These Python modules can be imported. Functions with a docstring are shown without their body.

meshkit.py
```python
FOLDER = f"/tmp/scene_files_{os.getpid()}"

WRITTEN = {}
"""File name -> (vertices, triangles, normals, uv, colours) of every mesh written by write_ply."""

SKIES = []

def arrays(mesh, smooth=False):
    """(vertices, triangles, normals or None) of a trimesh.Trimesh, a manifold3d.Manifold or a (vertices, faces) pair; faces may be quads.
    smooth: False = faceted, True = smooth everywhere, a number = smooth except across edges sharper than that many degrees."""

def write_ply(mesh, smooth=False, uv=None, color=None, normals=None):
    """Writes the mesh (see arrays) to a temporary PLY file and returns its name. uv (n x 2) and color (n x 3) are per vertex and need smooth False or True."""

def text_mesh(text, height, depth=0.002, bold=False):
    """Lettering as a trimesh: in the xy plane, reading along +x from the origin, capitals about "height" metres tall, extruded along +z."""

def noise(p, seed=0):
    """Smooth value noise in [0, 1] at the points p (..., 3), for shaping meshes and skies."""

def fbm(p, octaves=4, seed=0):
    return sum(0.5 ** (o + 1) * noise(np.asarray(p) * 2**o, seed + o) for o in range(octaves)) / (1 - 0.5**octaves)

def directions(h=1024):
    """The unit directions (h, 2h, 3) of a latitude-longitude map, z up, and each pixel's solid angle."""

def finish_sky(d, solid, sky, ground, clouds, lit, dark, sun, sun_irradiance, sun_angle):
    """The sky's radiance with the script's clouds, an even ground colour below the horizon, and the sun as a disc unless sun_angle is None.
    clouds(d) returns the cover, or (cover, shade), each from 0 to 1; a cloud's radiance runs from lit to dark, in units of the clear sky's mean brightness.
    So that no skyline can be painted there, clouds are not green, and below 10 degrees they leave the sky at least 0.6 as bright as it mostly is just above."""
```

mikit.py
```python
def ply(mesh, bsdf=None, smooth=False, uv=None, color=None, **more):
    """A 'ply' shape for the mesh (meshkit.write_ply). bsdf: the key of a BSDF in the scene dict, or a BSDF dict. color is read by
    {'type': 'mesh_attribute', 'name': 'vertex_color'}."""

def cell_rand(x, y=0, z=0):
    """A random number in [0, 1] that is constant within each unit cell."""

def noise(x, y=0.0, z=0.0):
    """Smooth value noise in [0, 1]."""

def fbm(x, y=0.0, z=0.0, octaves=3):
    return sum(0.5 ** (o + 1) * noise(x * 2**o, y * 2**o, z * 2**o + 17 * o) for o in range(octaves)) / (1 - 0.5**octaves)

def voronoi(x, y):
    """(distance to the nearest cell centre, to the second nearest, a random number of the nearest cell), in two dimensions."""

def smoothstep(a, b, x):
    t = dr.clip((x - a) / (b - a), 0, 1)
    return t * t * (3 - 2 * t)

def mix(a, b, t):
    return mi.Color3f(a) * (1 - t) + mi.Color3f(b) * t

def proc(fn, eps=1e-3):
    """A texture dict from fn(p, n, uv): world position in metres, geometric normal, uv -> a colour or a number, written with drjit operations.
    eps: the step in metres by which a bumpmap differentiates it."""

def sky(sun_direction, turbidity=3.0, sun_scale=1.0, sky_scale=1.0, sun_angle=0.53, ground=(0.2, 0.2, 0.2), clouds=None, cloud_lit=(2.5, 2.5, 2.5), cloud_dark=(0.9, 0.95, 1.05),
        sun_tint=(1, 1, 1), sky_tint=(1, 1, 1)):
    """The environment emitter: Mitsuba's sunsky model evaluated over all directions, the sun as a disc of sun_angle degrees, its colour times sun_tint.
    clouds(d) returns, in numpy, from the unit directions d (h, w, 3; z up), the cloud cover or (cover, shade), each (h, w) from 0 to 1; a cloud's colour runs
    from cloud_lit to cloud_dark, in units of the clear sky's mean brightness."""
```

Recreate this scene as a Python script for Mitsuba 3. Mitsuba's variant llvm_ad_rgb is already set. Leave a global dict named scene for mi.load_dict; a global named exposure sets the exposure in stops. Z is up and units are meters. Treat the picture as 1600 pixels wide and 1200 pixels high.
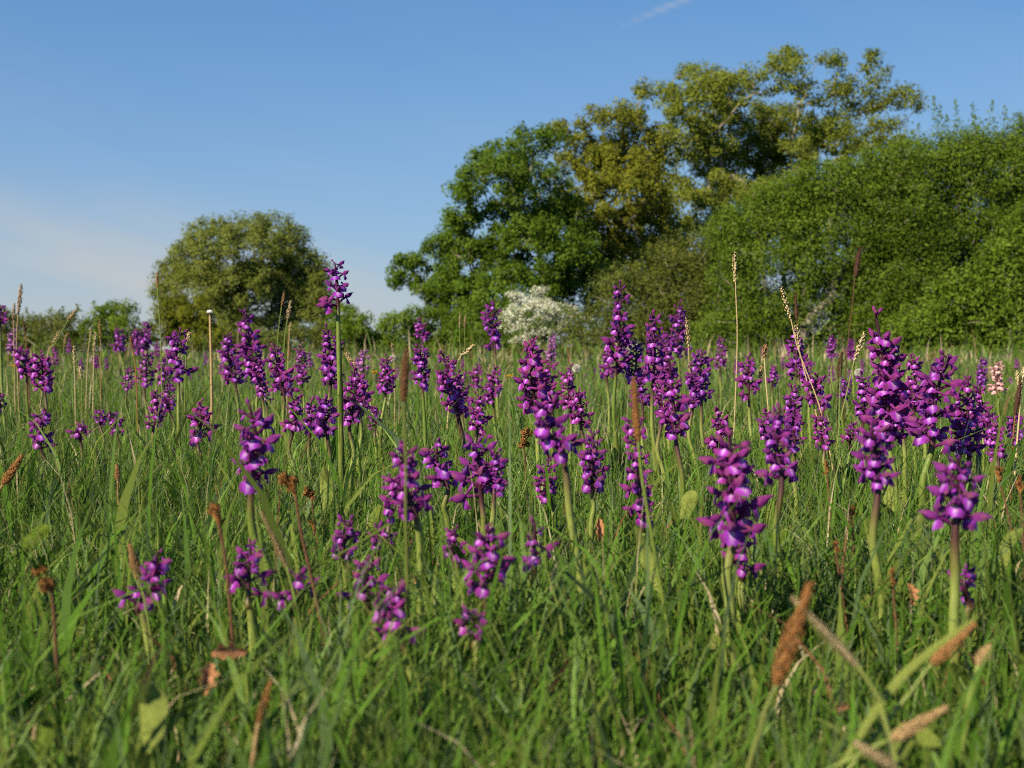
import math, random
import numpy as np, trimesh
import mitsuba as mi, drjit as dr
import mikit, meshkit
from mikit import proc, noise, fbm, mix, smoothstep

T = mi.ScalarTransform4f
R = np.random.default_rng(11)
scene, labels = {}, {}

# ------------------------------------------------------------------ camera, sky, exposure
W0, H0, FOV, HORIZON, EYE = 1600.0, 1200.0, 40.0, 548.0, 0.18
F = W0 / 2 / math.tan(math.radians(FOV / 2))
PITCH = math.atan((H0 / 2 - HORIZON) / F)
SP, CP = math.sin(PITCH), math.cos(PITCH)
scene['camera'] = {'type': 'thinlens', 'fov': FOV, 'fov_axis': 'x', 'near_clip': 0.02, 'far_clip': 3000.0,
                   'aperture_radius': 0.00135, 'focus_distance': 1.45,
                   'to_world': T().look_at(origin=[0, 0, EYE], target=[0, CP, EYE - SP], up=[0, 0, 1])}
SUN = np.array([-0.60, -0.62, 0.60])


def cloud_cover(d):
    """Thin cirrus streaks low down all round, and one aircraft trail."""
    z = np.maximum(d[..., 2], 1e-3)
    az, el = np.arctan2(d[..., 0], d[..., 1]), np.arcsin(np.clip(d[..., 2], -1, 1))
    u, v = az * 0.95 - el * 0.31, az * 0.31 + el * 0.95
    bend = 0.05 * meshkit.noise(np.stack([u * 3, v * 3, 0 * u], -1), 2)
    wisp = np.clip((meshkit.fbm(np.stack([u * 4.5 + 2.2, (v + bend) * 24, 0 * u], -1), 5, 14) - 0.47) * 3.4, 0, 1)
    veil = np.clip((meshkit.fbm(np.stack([u * 2.0 + 4.4, (v + bend) * 7, 0 * u], -1), 3, 3) - 0.30) * 2.2, 0, 1)
    low = np.exp(-z / 0.125)
    cover = 0.25 * wisp * veil * np.clip(1 - z / 0.17, 0, 1) + low * (0.66 + 0.22 * veil + 0.12 * wisp)
    front = np.maximum(d[..., 1], 1e-3)
    gx, gz = d[..., 0] / front, d[..., 2] / front
    x0, z0, x1, z1 = 0.050, 0.218, 0.127, 0.250
    L = math.hypot(x1 - x0, z1 - z0)
    s = ((gx - x0) * (x1 - x0) + (gz - z0) * (z1 - z0)) / L
    t = -(gx - x0) * (z1 - z0) / L + (gz - z0) * (x1 - x0) / L
    wdt = 0.0024
    trail = np.exp(-(t / wdt) ** 2) * np.clip(s / 0.06, 0, 1) * (d[..., 1] > 0.05) * 0.38
    return np.clip(np.maximum(cover, trail), 0, 1)


scene['sky'] = mikit.sky(SUN.tolist(), turbidity=2.6, clouds=cloud_cover, cloud_lit=(2.40, 2.40, 2.34), cloud_dark=(0.9, 0.95, 1.05),
                         sun_tint=(0.97, 1.0, 1.01), sky_tint=(0.225, 0.43, 0.625), ground=(0.06, 0.09, 0.03))
exposure = 2.75


# ------------------------------------------------------------------ helpers
def at(px, py, Y):
    """The point at distance Y in front of the camera that the photograph shows at (px, py)."""
    u, v = (px - W0 / 2) / F, (py - H0 / 2) / F
    dirv = np.array([u, CP - v * SP, -SP - v * CP])
    return np.array([0, 0, EYE]) + dirv * (Y / dirv[1])


def tag(key, label=None, cat=None, group=None, kind=None):
    labels[key] = {k: v for k, v in (('label', label), ('category', cat), ('group', group), ('kind', kind)) if v}


def fresh(name):
    if not any(k == name or k.startswith(name + '__') for k in scene) and name not in labels:
        return name
    i = COUNT.get(name, 0) + 1
    COUNT[name] = i
    return f'{name}_{i:03d}'


COUNT = {}


def norm(a):
    return a / (np.linalg.norm(a, axis=-1, keepdims=True) + 1e-12)


class MB:
    """Collects vertices, triangles and a uv pair per vertex."""

    def __init__(self):
        self.v, self.f, self.uv, self.n = [], [], [], 0

    def add(self, v, f, uv):
        v, f = np.asarray(v, float), np.asarray(f, int)
        self.v.append(v)
        self.f.append(f + self.n)
        self.uv.append(np.broadcast_to(np.asarray(uv, float), (len(v), 2)))
        self.n += len(v)
        return self

    def arrays(self):
        return np.vstack(self.v), np.vstack(self.f), np.vstack(self.uv)

    def ply(self, bsdf, smooth=False):
        v, f, uv = self.arrays()
        return mikit.ply((v, f), bsdf, smooth=smooth, uv=uv)


def grid_faces(nu, nv, wrap=False):
    i, j = np.meshgrid(np.arange(nu - 1), np.arange(nv if wrap else nv - 1), indexing='ij')
    a, b = i * nv + j, i * nv + (j + 1) % nv
    q = np.stack([a, b, b + nv, a + nv], -1).reshape(-1, 4)
    return np.vstack([q[:, [0, 1, 2]], q[:, [0, 2, 3]]])


def tube(pts, rad, sides=6, cap=True):
    """(vertices, faces, t along) of a tube round a polyline."""
    p = np.asarray(pts, float)
    rad = np.broadcast_to(rad, (len(p),)).astype(float)
    t = norm(np.gradient(p, axis=0))
    ref = np.array([0, 0, 1.0]) if abs(norm(p[-1] - p[0])[2]) < 0.8 else np.array([1.0, 0, 0])
    a = norm(np.cross(t, ref))
    b = np.cross(t, a)
    ang = np.arange(sides) * 2 * math.pi / sides
    v = p[:, None] + rad[:, None, None] * (np.cos(ang)[None, :, None] * a[:, None] + np.sin(ang)[None, :, None] * b[:, None])
    v = v.reshape(-1, 3)
    f = grid_faces(len(p), sides, True)
    tt = np.repeat(np.linspace(0, 1, len(p)), sides)
    if cap:
        n = len(v)
        v = np.vstack([v, p[-1] + t[-1] * rad[-1] * 0.6])
        k = np.arange(sides)
        f = np.vstack([f, np.stack([n - sides + k, n - sides + (k + 1) % sides, 0 * k + n], 1)])
        tt = np.append(tt, 1)
    return v, f, tt


def curve(ctrl, n):
    """n points on a Catmull-Rom curve through the control points."""
    c = np.asarray(ctrl, float)
    c = np.vstack([2 * c[0] - c[1], c, 2 * c[-1] - c[-2]])
    out = []
    for s in np.linspace(0, len(c) - 3 - 1e-9, n):
        k = int(s)
        u = s - k
        p0, p1, p2, p3 = c[k:k + 4]
        out.append(0.5 * (2 * p1 + (p2 - p0) * u + (2 * p0 - 5 * p1 + 4 * p2 - p3) * u * u + (3 * p1 - p0 - 3 * p2 + p3) * u ** 3))
    return np.array(out)


def place(m, shape):
    return {**shape, 'to_world': T(np.asarray(m, float))}


def rot(axis, deg):
    return np.array(T().rotate(axis, deg).matrix, float)


def shift(v):
    m = np.eye(4)
    m[:3, 3] = v
    return m


def scl(s):
    return np.diag([s, s, s, 1.0])


# ------------------------------------------------------------------ materials
def thin(fn, rough=0.5, trans=0.8, spec=0.3, **more):
    return {'type': 'principledthin', 'base_color': proc(fn), 'roughness': rough, 'diff_trans': trans, 'eta': 1.33 + 0.2 * spec, **more}


def leaf_fn(dark, mid, light):
    def fn(p, n, uv):
        t = uv.x
        c = mix(dark, mid, smoothstep(0.0, 0.5, t))
        return mix(c, light, smoothstep(0.5, 1.0, t))
    return fn


def petal_fn(p, n, uv):
    # uv.x: 0 maroon stalk .. 0.25 hood .. 0.6 lip .. 1 pale lip centre; uv.y: tint of the plant, above 1.5 the pale pink form
    t, k = uv.x, uv.y
    stalk, hood = mi.Color3f(0.085, 0.012, 0.055), mix((0.160, 0.030, 0.225), (0.235, 0.036, 0.205), k)
    lip, pale = mix((0.265, 0.042, 0.500), (0.355, 0.044, 0.480), k), mix((0.62, 0.44, 0.86), (0.74, 0.46, 0.84), k)
    c = mix(stalk, hood, smoothstep(0.02, 0.25, t))
    c = mix(c, (0.20, 0.085, 0.075), smoothstep(0.55, 0.8, noise(p.x * 260, p.y * 260, p.z * 260)) * smoothstep(0.14, 0.24, t) * 0.55)
    c = mix(c, lip, smoothstep(0.36, 0.58, t))
    spots = smoothstep(0.60, 0.72, noise(p.x * 1300, p.y * 1300, p.z * 1300)) * smoothstep(0.72, 0.9, t)
    c = mix(c, pale, smoothstep(0.62, 0.98, t))
    c = mix(c, (0.16, 0.01, 0.16), spots * 0.8)
    pink = mix((0.42, 0.20, 0.22), (0.74, 0.50, 0.50), smoothstep(0.1, 0.7, t))
    c = mix(c, mi.Color3f(0.42, 0.25, 0.52), smoothstep(1.1, 1.3, k) * 0.45)
    c = dr.select(k > 1.5, pink, c)
    return c * (0.72 + 0.56 * noise(p.x * 480, p.y * 480, p.z * 260))


def stem_fn(p, n, uv):
    # uv.x: 0 green .. 1 purple; uv.y: tint
    g = mix((0.088, 0.140, 0.018), (0.185, 0.230, 0.058), uv.y)
    g = g * (0.8 + 0.4 * noise(p.x * 900, p.y * 900, p.z * 160))
    return mix(g, mix((0.085, 0.042, 0.026), (0.035, 0.008, 0.022), smoothstep(0.3, 1, uv.x)), smoothstep(0.1, 0.75, uv.x))


def grass_fn(p, n, uv):
    # uv.x: tint of the blade (over 1: dry straw, over 2: reddish); uv.y: along the blade plus twice its hue class
    t, cls = uv.x, dr.floor(uv.y / 2)
    s = uv.y - 2 * cls
    fresh_ = mix(mix((0.042, 0.100, 0.012), (0.090, 0.192, 0.026), smoothstep(0.0, 0.5, t)), (0.195, 0.305, 0.095), smoothstep(0.5, 1.0, t))
    yellow = mix((0.062, 0.108, 0.016), (0.190, 0.245, 0.060), t)
    blue = mix((0.055, 0.105, 0.040), (0.150, 0.225, 0.110), t)
    g = dr.select(cls > 1.5, blue, dr.select(cls > 0.5, yellow, fresh_))
    g = g * (0.78 + 0.45 * fbm(p.x * 2.3 + 5, p.y * 2.3, 0.0, octaves=2))
    g = mix(g, (0.25, 0.255, 0.12), smoothstep(0.8, 1.0, s) * 0.4)
    g = mix(g, (0.16, 0.15, 0.065), (1 - smoothstep(0.0, 0.25, s)) * 0.28)
    dry = mix((0.29, 0.225, 0.120), (0.60, 0.54, 0.38), noise(p.x * 60, p.y * 60, p.z * 60))
    red = mix((0.16, 0.07, 0.042), (0.24, 0.13, 0.08), noise(p.x * 60, p.y * 60, p.z * 60))
    return dr.select(t > 2.05, red, dr.select(t > 1.05, dry, g))


def seed_fn(p, n, uv):
    # uv.x picks the kind: 0 pale straw, 0.33 tan, 0.66 orange brown, 1 dark brown; uv.y lightness
    a = mix((0.50, 0.41, 0.24), (0.33, 0.235, 0.12), smoothstep(0.0, 0.33, uv.x))
    a = mix(a, (0.28, 0.125, 0.040), smoothstep(0.33, 0.66, uv.x))
    a = mix(a, (0.080, 0.040, 0.026), smoothstep(0.66, 0.95, uv.x))
    return a * (0.55 + 0.7 * uv.y) * (0.75 + 0.5 * noise(p.x * 1500, p.y * 1500, p.z * 1500))


def ground_fn(p, n, uv):
    g = mix((0.028, 0.045, 0.012), (0.055, 0.085, 0.022), fbm(p.x * 1.7, p.y * 1.7, 0.0, octaves=4))
    soil = mix((0.030, 0.022, 0.013), (0.07, 0.055, 0.03), noise(p.x * 90, p.y * 90, 0.0))
    return mix(soil, g, smoothstep(2.0, 7.0, p.y))


def bark_fn(p, n, uv):
    return mix((0.085, 0.075, 0.060), (0.30, 0.27, 0.22), fbm(p.x * 6, p.y * 6, p.z * 2.2, octaves=3))


def dead_fn(p, n, uv):
    return mix((0.24, 0.095, 0.045), (0.50, 0.27, 0.155), fbm(p.x * 160, p.y * 160, p.z * 160, octaves=3)) * (0.7 + 0.5 * uv.y)


scene['petal'] = thin(petal_fn, 0.42, 0.7, 0.5)
scene['stem_green'] = {'type': 'principled', 'base_color': proc(stem_fn), 'roughness': 0.45, 'specular': 0.35}
scene['sheath_green'] = thin(stem_fn, 0.4, 0.6, 0.4)
scene['grass_green'] = thin(grass_fn, 0.23, 0.7, 1.3)
scene['seed'] = {'type': 'principled', 'base_color': proc(seed_fn), 'roughness': 0.75, 'specular': 0.2}
scene['ground_soil'] = {'type': 'principled', 'base_color': proc(ground_fn), 'roughness': 0.95, 'specular': 0.1}
scene['bark'] = {'type': 'principled', 'base_color': proc(bark_fn), 'roughness': 0.9, 'specular': 0.15}
scene['dead_leaf_brown'] = thin(dead_fn, 0.7, 0.4, 0.1)
scene['white_fluff'] = thin(lambda p, n, uv: mix((0.62, 0.62, 0.58), (0.85, 0.85, 0.80), uv.x), 0.7, 0.8, 0.1)
scene['yellow_petal'] = thin(lambda p, n, uv: mix((0.60, 0.33, 0.01), (0.80, 0.52, 0.02), uv.x), 0.6, 0.5, 0.1)
scene['oak_green'] = thin(leaf_fn((0.075, 0.130, 0.014), (0.122, 0.210, 0.024), (0.170, 0.275, 0.045)), 0.5, 1.0, 0.4)
scene['oak_olive'] = thin(leaf_fn((0.160, 0.195, 0.026), (0.215, 0.268, 0.038), (0.265, 0.325, 0.070)), 0.5, 1.0, 0.3)
scene['oak_bronze'] = thin(leaf_fn((0.165, 0.178, 0.022), (0.215, 0.248, 0.032), (0.260, 0.300, 0.055)), 0.5, 1.0, 0.3)
scene['oak_far'] = thin(leaf_fn((0.155, 0.195, 0.038), (0.205, 0.255, 0.052), (0.255, 0.310, 0.080)), 0.5, 1.0, 0.3)
scene['shrub_mid'] = thin(leaf_fn((0.080, 0.140, 0.013), (0.138, 0.225, 0.025), (0.205, 0.305, 0.052)), 0.5, 1.0, 0.3)
scene['shrub_dull'] = thin(leaf_fn((0.100, 0.130, 0.024), (0.150, 0.190, 0.040), (0.195, 0.240, 0.062)), 0.5, 1.0, 0.25)
scene['shrub_yellow'] = thin(leaf_fn((0.115, 0.135, 0.014), (0.170, 0.200, 0.020), (0.225, 0.255, 0.038)), 0.5, 0.9, 0.3)
scene['blossom'] = thin(lambda p, n, uv: mix((0.55, 0.58, 0.46), (0.80, 0.82, 0.72), uv.x), 0.7, 0.6, 0.1)

# ------------------------------------------------------------------ ground
g = 14
xs = np.concatenate([-np.geomspace(900, 4, g), np.linspace(-3, 3, 25), np.geomspace(4, 900, g)])
ys = np.concatenate([-np.geomspace(300, 3, 8), np.linspace(-2, 8, 41), np.geomspace(9, 1500, 20)])
X, Y = np.meshgrid(xs, ys, indexing='ij')
Z = -0.006 + 0.006 * (meshkit.noise(np.stack([X * 5, Y * 5, 0 * X], -1)) - 0.5)
scene['ground'] = mikit.ply((np.stack([X, Y, Z], -1).reshape(-1, 3), grid_faces(len(xs), len(ys))), 'ground_soil', smooth=True)
tag('ground', 'meadow ground under the turf running to the hedges', None, None, 'structure')


# ------------------------------------------------------------------ grass
def blades(x, y, h, w, levels, lean, tint, rng, droop=1.0):
    """Grass blades as strips, all at once."""
    n = len(x)
    yaw, face = rng.uniform(0, 2 * math.pi, n), rng.uniform(0, 2 * math.pi, n)
    bend = lean * rng.gamma(2.0, 0.5, n)
    s = np.linspace(0, 1, levels)
    tip_curve = bend[:, None] * s ** 1.9
    out = h[:, None] * np.sin(np.minimum(tip_curve, 1.9)) * s * 0.95
    up = h[:, None] * s * np.cos(np.minimum(tip_curve * 0.72 * droop, 1.6))
    cx = x[:, None] + out * np.cos(yaw)[:, None]
    cy = y[:, None] + out * np.sin(yaw)[:, None]
    wid = w[:, None] * (1 - s ** 2.2) * (0.75 + 0.5 * np.sin(math.pi * np.minimum(s + 0.2, 1))) / 2
    wx, wy = np.cos(face)[:, None] * wid, np.sin(face)[:, None] * wid
    L = np.stack([cx - wx, cy - wy, up], -1)[:, :-1]
    Rr = np.stack([cx + wx, cy + wy, up], -1)[:, :-1]
    tip = np.stack([cx[:, -1], cy[:, -1], up[:, -1]], -1)[:, None]
    v = np.concatenate([np.stack([L, Rr], 2).reshape(n, -1, 3), tip], 1)
    m = 2 * (levels - 1) + 1
    f = []
    for k in range(levels - 2):
        a = 2 * k
        f += [[a, a + 1, a + 3], [a, a + 3, a + 2]]
    f.append([m - 3, m - 2, m - 1])
    f = (np.array(f)[None] + (np.arange(n) * m)[:, None, None]).reshape(-1, 3)
    cls = rng.choice([0, 0, 0, 0, 1, 1, 2], n)
    uv = np.stack([np.broadcast_to(tint[:, None], (n, m)), np.append(np.repeat(s[:-1], 2), 0.999)[None] + 2.0 * cls[:, None]], -1)
    return v.reshape(-1, 3), f, uv.reshape(-1, 2)


def scatter(n, y0, y1, margin, rng, power=1.0):
    """n points over the wedge in view and a margin beside it, uniform by area unless power says nearer."""
    k = math.tan(math.radians(FOV / 2)) * 1.06
    yy = y0 + (y1 - y0) * rng.random(n * 3) ** power
    keep = rng.random(n * 3) < (k * yy + margin) / (k * y1 + margin) * (1 if power == 1 else 1)
    yy = yy[keep][:n]
    xx = rng.uniform(-1, 1, len(yy)) * (k * yy + margin)
    return xx, yy


def grass_zone(n, y0, y1, hmean, wmean, levels, margin, seed, lean=0.75, power=1.0, dry=0.05):
    rng = np.random.default_rng(seed)
    x, y = scatter(n, y0, y1, margin, rng, power)
    cl = meshkit.fbm(np.stack([x * 7, y * 7, 0 * x], -1), 3, seed)
    fine = meshkit.noise(np.stack([x * 38, y * 38, 0 * x], -1), seed + 5)
    keep = rng.random(len(x)) < 0.15 + 1.2 * fine
    x, y, cl, fine = x[keep], y[keep], cl[keep], fine[keep]
    m = len(x)
    h = hmean * (0.30 + 1.2 * cl) * rng.lognormal(0, 0.36, m)
    h = np.minimum(h, hmean * 2.1)
    w = wmean * rng.lognormal(0, 0.42, m)
    tint = np.clip(0.46 + 0.5 * (cl - 0.5) + 0.22 * rng.standard_normal(m), 0, 1)
    d = rng.random(m)
    tint = np.where(d < dry, 1.5, np.where(d < dry * 1.3, 2.5, tint))
    h = np.where(d < dry * 1.3, h * 0.85, h)
    return blades(x, y, h, w, levels, lean, tint, rng)


mb = MB()
mb.add(*grass_zone(34000, 0.32, 0.95, 0.052, 0.0019, 5, 0.25, 1, 0.62, 1.0, 0.035))
mb.add(*grass_zone(104000, 0.95, 2.3, 0.050, 0.0016, 4, 0.35, 2, 0.52, 1.0, 0.05))
mb.add(*grass_zone(100000, 2.3, 6.0, 0.056, 0.0025, 4, 0.6, 3, 0.5, 1.0, 0.09))
mb.add(*grass_zone(50000, 6.0, 16.0, 0.070, 0.006, 3, 1.0, 4, 0.5, 1.0, 0.13))
mb.add(*grass_zone(36000, 16.0, 60.0, 0.12, 0.020, 3, 3.0, 5, 0.5, 1.0, 0.18))
mb.add(*grass_zone(4500, 18.0, 27.0, 0.22, 0.016, 4, 3.0, 15, 0.5, 1.0, 0.22))
mb.add(*grass_zone(1300, 20.0, 26.0, 0.42, 0.014, 4, 3.0, 16, 0.4, 1.0, 0.4))
# a thin short sward and dry litter underneath, so that the soil hardly shows
mb.add(*grass_zone(24000, 0.32, 2.3, 0.020, 0.0026, 3, 0.35, 6, 1.1, 1.0, 0.25))
mb.add(*grass_zone(5500, 0.40, 3.0, 0.042, 0.0015, 4, 0.35, 7, 2.6, 1.0, 0.7))
# taller thin stems and dry haulms standing over the sward
mb.add(*grass_zone(1100, 0.55, 3.0, 0.100, 0.0010, 5, 0.35, 8, 0.3, 1.0, 0.45))
mb.add(*grass_zone(2600, 3.0, 12.0, 0.13, 0.0024, 4, 0.8, 9, 0.3, 1.0, 0.5))
mb.add(*grass_zone(1500, 0.6, 1.8, 0.085, 0.0032, 6, 0.2, 10, 0.9, 1.0, 0.0))
scene['grass'] = mb.ply('grass_green')
tag('grass', 'short mixed meadow turf of narrow green blades with some dry ones', 'grass', None, 'stuff')


# ------------------------------------------------------------------ trees and shrubs
def leaf_quads(c, nrm, size, tint, rng, aspect=0.62):
    n = len(c)
    a = norm(np.cross(nrm, rng.standard_normal((n, 3))))
    b = np.cross(nrm, a)
    L, Wd = size[:, None] * 0.5, size[:, None] * 0.5 * aspect
    v = np.stack([c - a * L, c + b * Wd + nrm * Wd * 0.35, c + a * L, c - b * Wd + nrm * Wd * 0.35], 1)
    f = (np.array([[0, 1, 2], [0, 2, 3]])[None] + (np.arange(n) * 4)[:, None, None]).reshape(-1, 3)
    uv = np.stack([np.repeat(tint, 4), np.zeros(4 * n)], -1)
    return v.reshape(-1, 3), f, uv


def frusta(a, b, ra, rb, sides):
    """Many separate tapered limbs a->b as one triangle set."""
    n = len(a)
    t = norm(b - a)
    ref = np.where(np.abs(t[:, 2:]) < 0.9, [[0, 0, 1.0]], [[1.0, 0, 0]])
    u = norm(np.cross(t, ref))
    w = np.cross(t, u)
    ang = np.arange(sides) * 2 * math.pi / sides
    ring = np.cos(ang)[None, :, None] * u[:, None] + np.sin(ang)[None, :, None] * w[:, None]
    v = np.concatenate([a[:, None] + ra[:, None, None] * ring, b[:, None] + rb[:, None, None] * ring], 1)
    k = np.arange(sides)
    f = np.vstack([np.stack([k, (k + 1) % sides, (k + 1) % sides + sides], 1), np.stack([k, (k + 1) % sides + sides, k + sides], 1)])
    f = (f[None] + (np.arange(n) * 2 * sides)[:, None, None]).reshape(-1, 3)
    return v.reshape(-1, 3), f


def skeleton(root, fork, clumps, step, rng, tip_r, pw=0.45, arch=0.06):
    nodes, parent, plen = [root], [-1], [0.0]
    m = max(2, int(np.linalg.norm(fork - root) / step))
    for i in range(1, m + 1):
        p = root + (fork - root) * i / m + rng.normal(0, step * 0.07, 3) * [1, 1, 0.2]
        nodes.append(p)
        parent.append(len(nodes) - 2)
        plen.append(plen[-1] + step)
    start = max(1, m // 2)
    order = np.argsort(np.linalg.norm(clumps - fork, axis=1))
    tips = []
    P = np.zeros((len(clumps) * 30 + 200, 3))
    PL = np.zeros(len(P))
    P[:len(nodes)], PL[:len(nodes)] = nodes, plen
    n = len(nodes)
    for k in order:
        c = clumps[k]
        dd = np.linalg.norm(P[start:n] - c, axis=1)
        j = start + int(np.argmin(dd + 0.28 * PL[start:n]))
        seg = c - P[j]
        L = np.linalg.norm(seg)
        q = max(1, int(L / step))
        prev = j
        for i in range(1, q + 1):
            if n >= len(P):
                break
            s = i / q
            p = P[j] + seg * s + np.array([0, 0, arch * L * math.sin(math.pi * s)])
            if i < q:
                p = p + rng.normal(0, step * 0.16, 3)
            P[n], PL[n] = p, PL[prev] + L / q
            parent.append(prev)
            prev = n
            n += 1
        tips.append(prev)
    cnt = np.zeros(n)
    for k in tips:
        cnt[k] += 1
    for k in range(n - 1, 0, -1):
        cnt[parent[k]] += cnt[k]
    par = np.array(parent)
    rad = tip_r * np.maximum(cnt, 1) ** pw
    i = np.arange(1, n)
    return P[par[i]], P[i], np.minimum(rad[par[i]], rad[i] * 1.6), rad[i]


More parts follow.
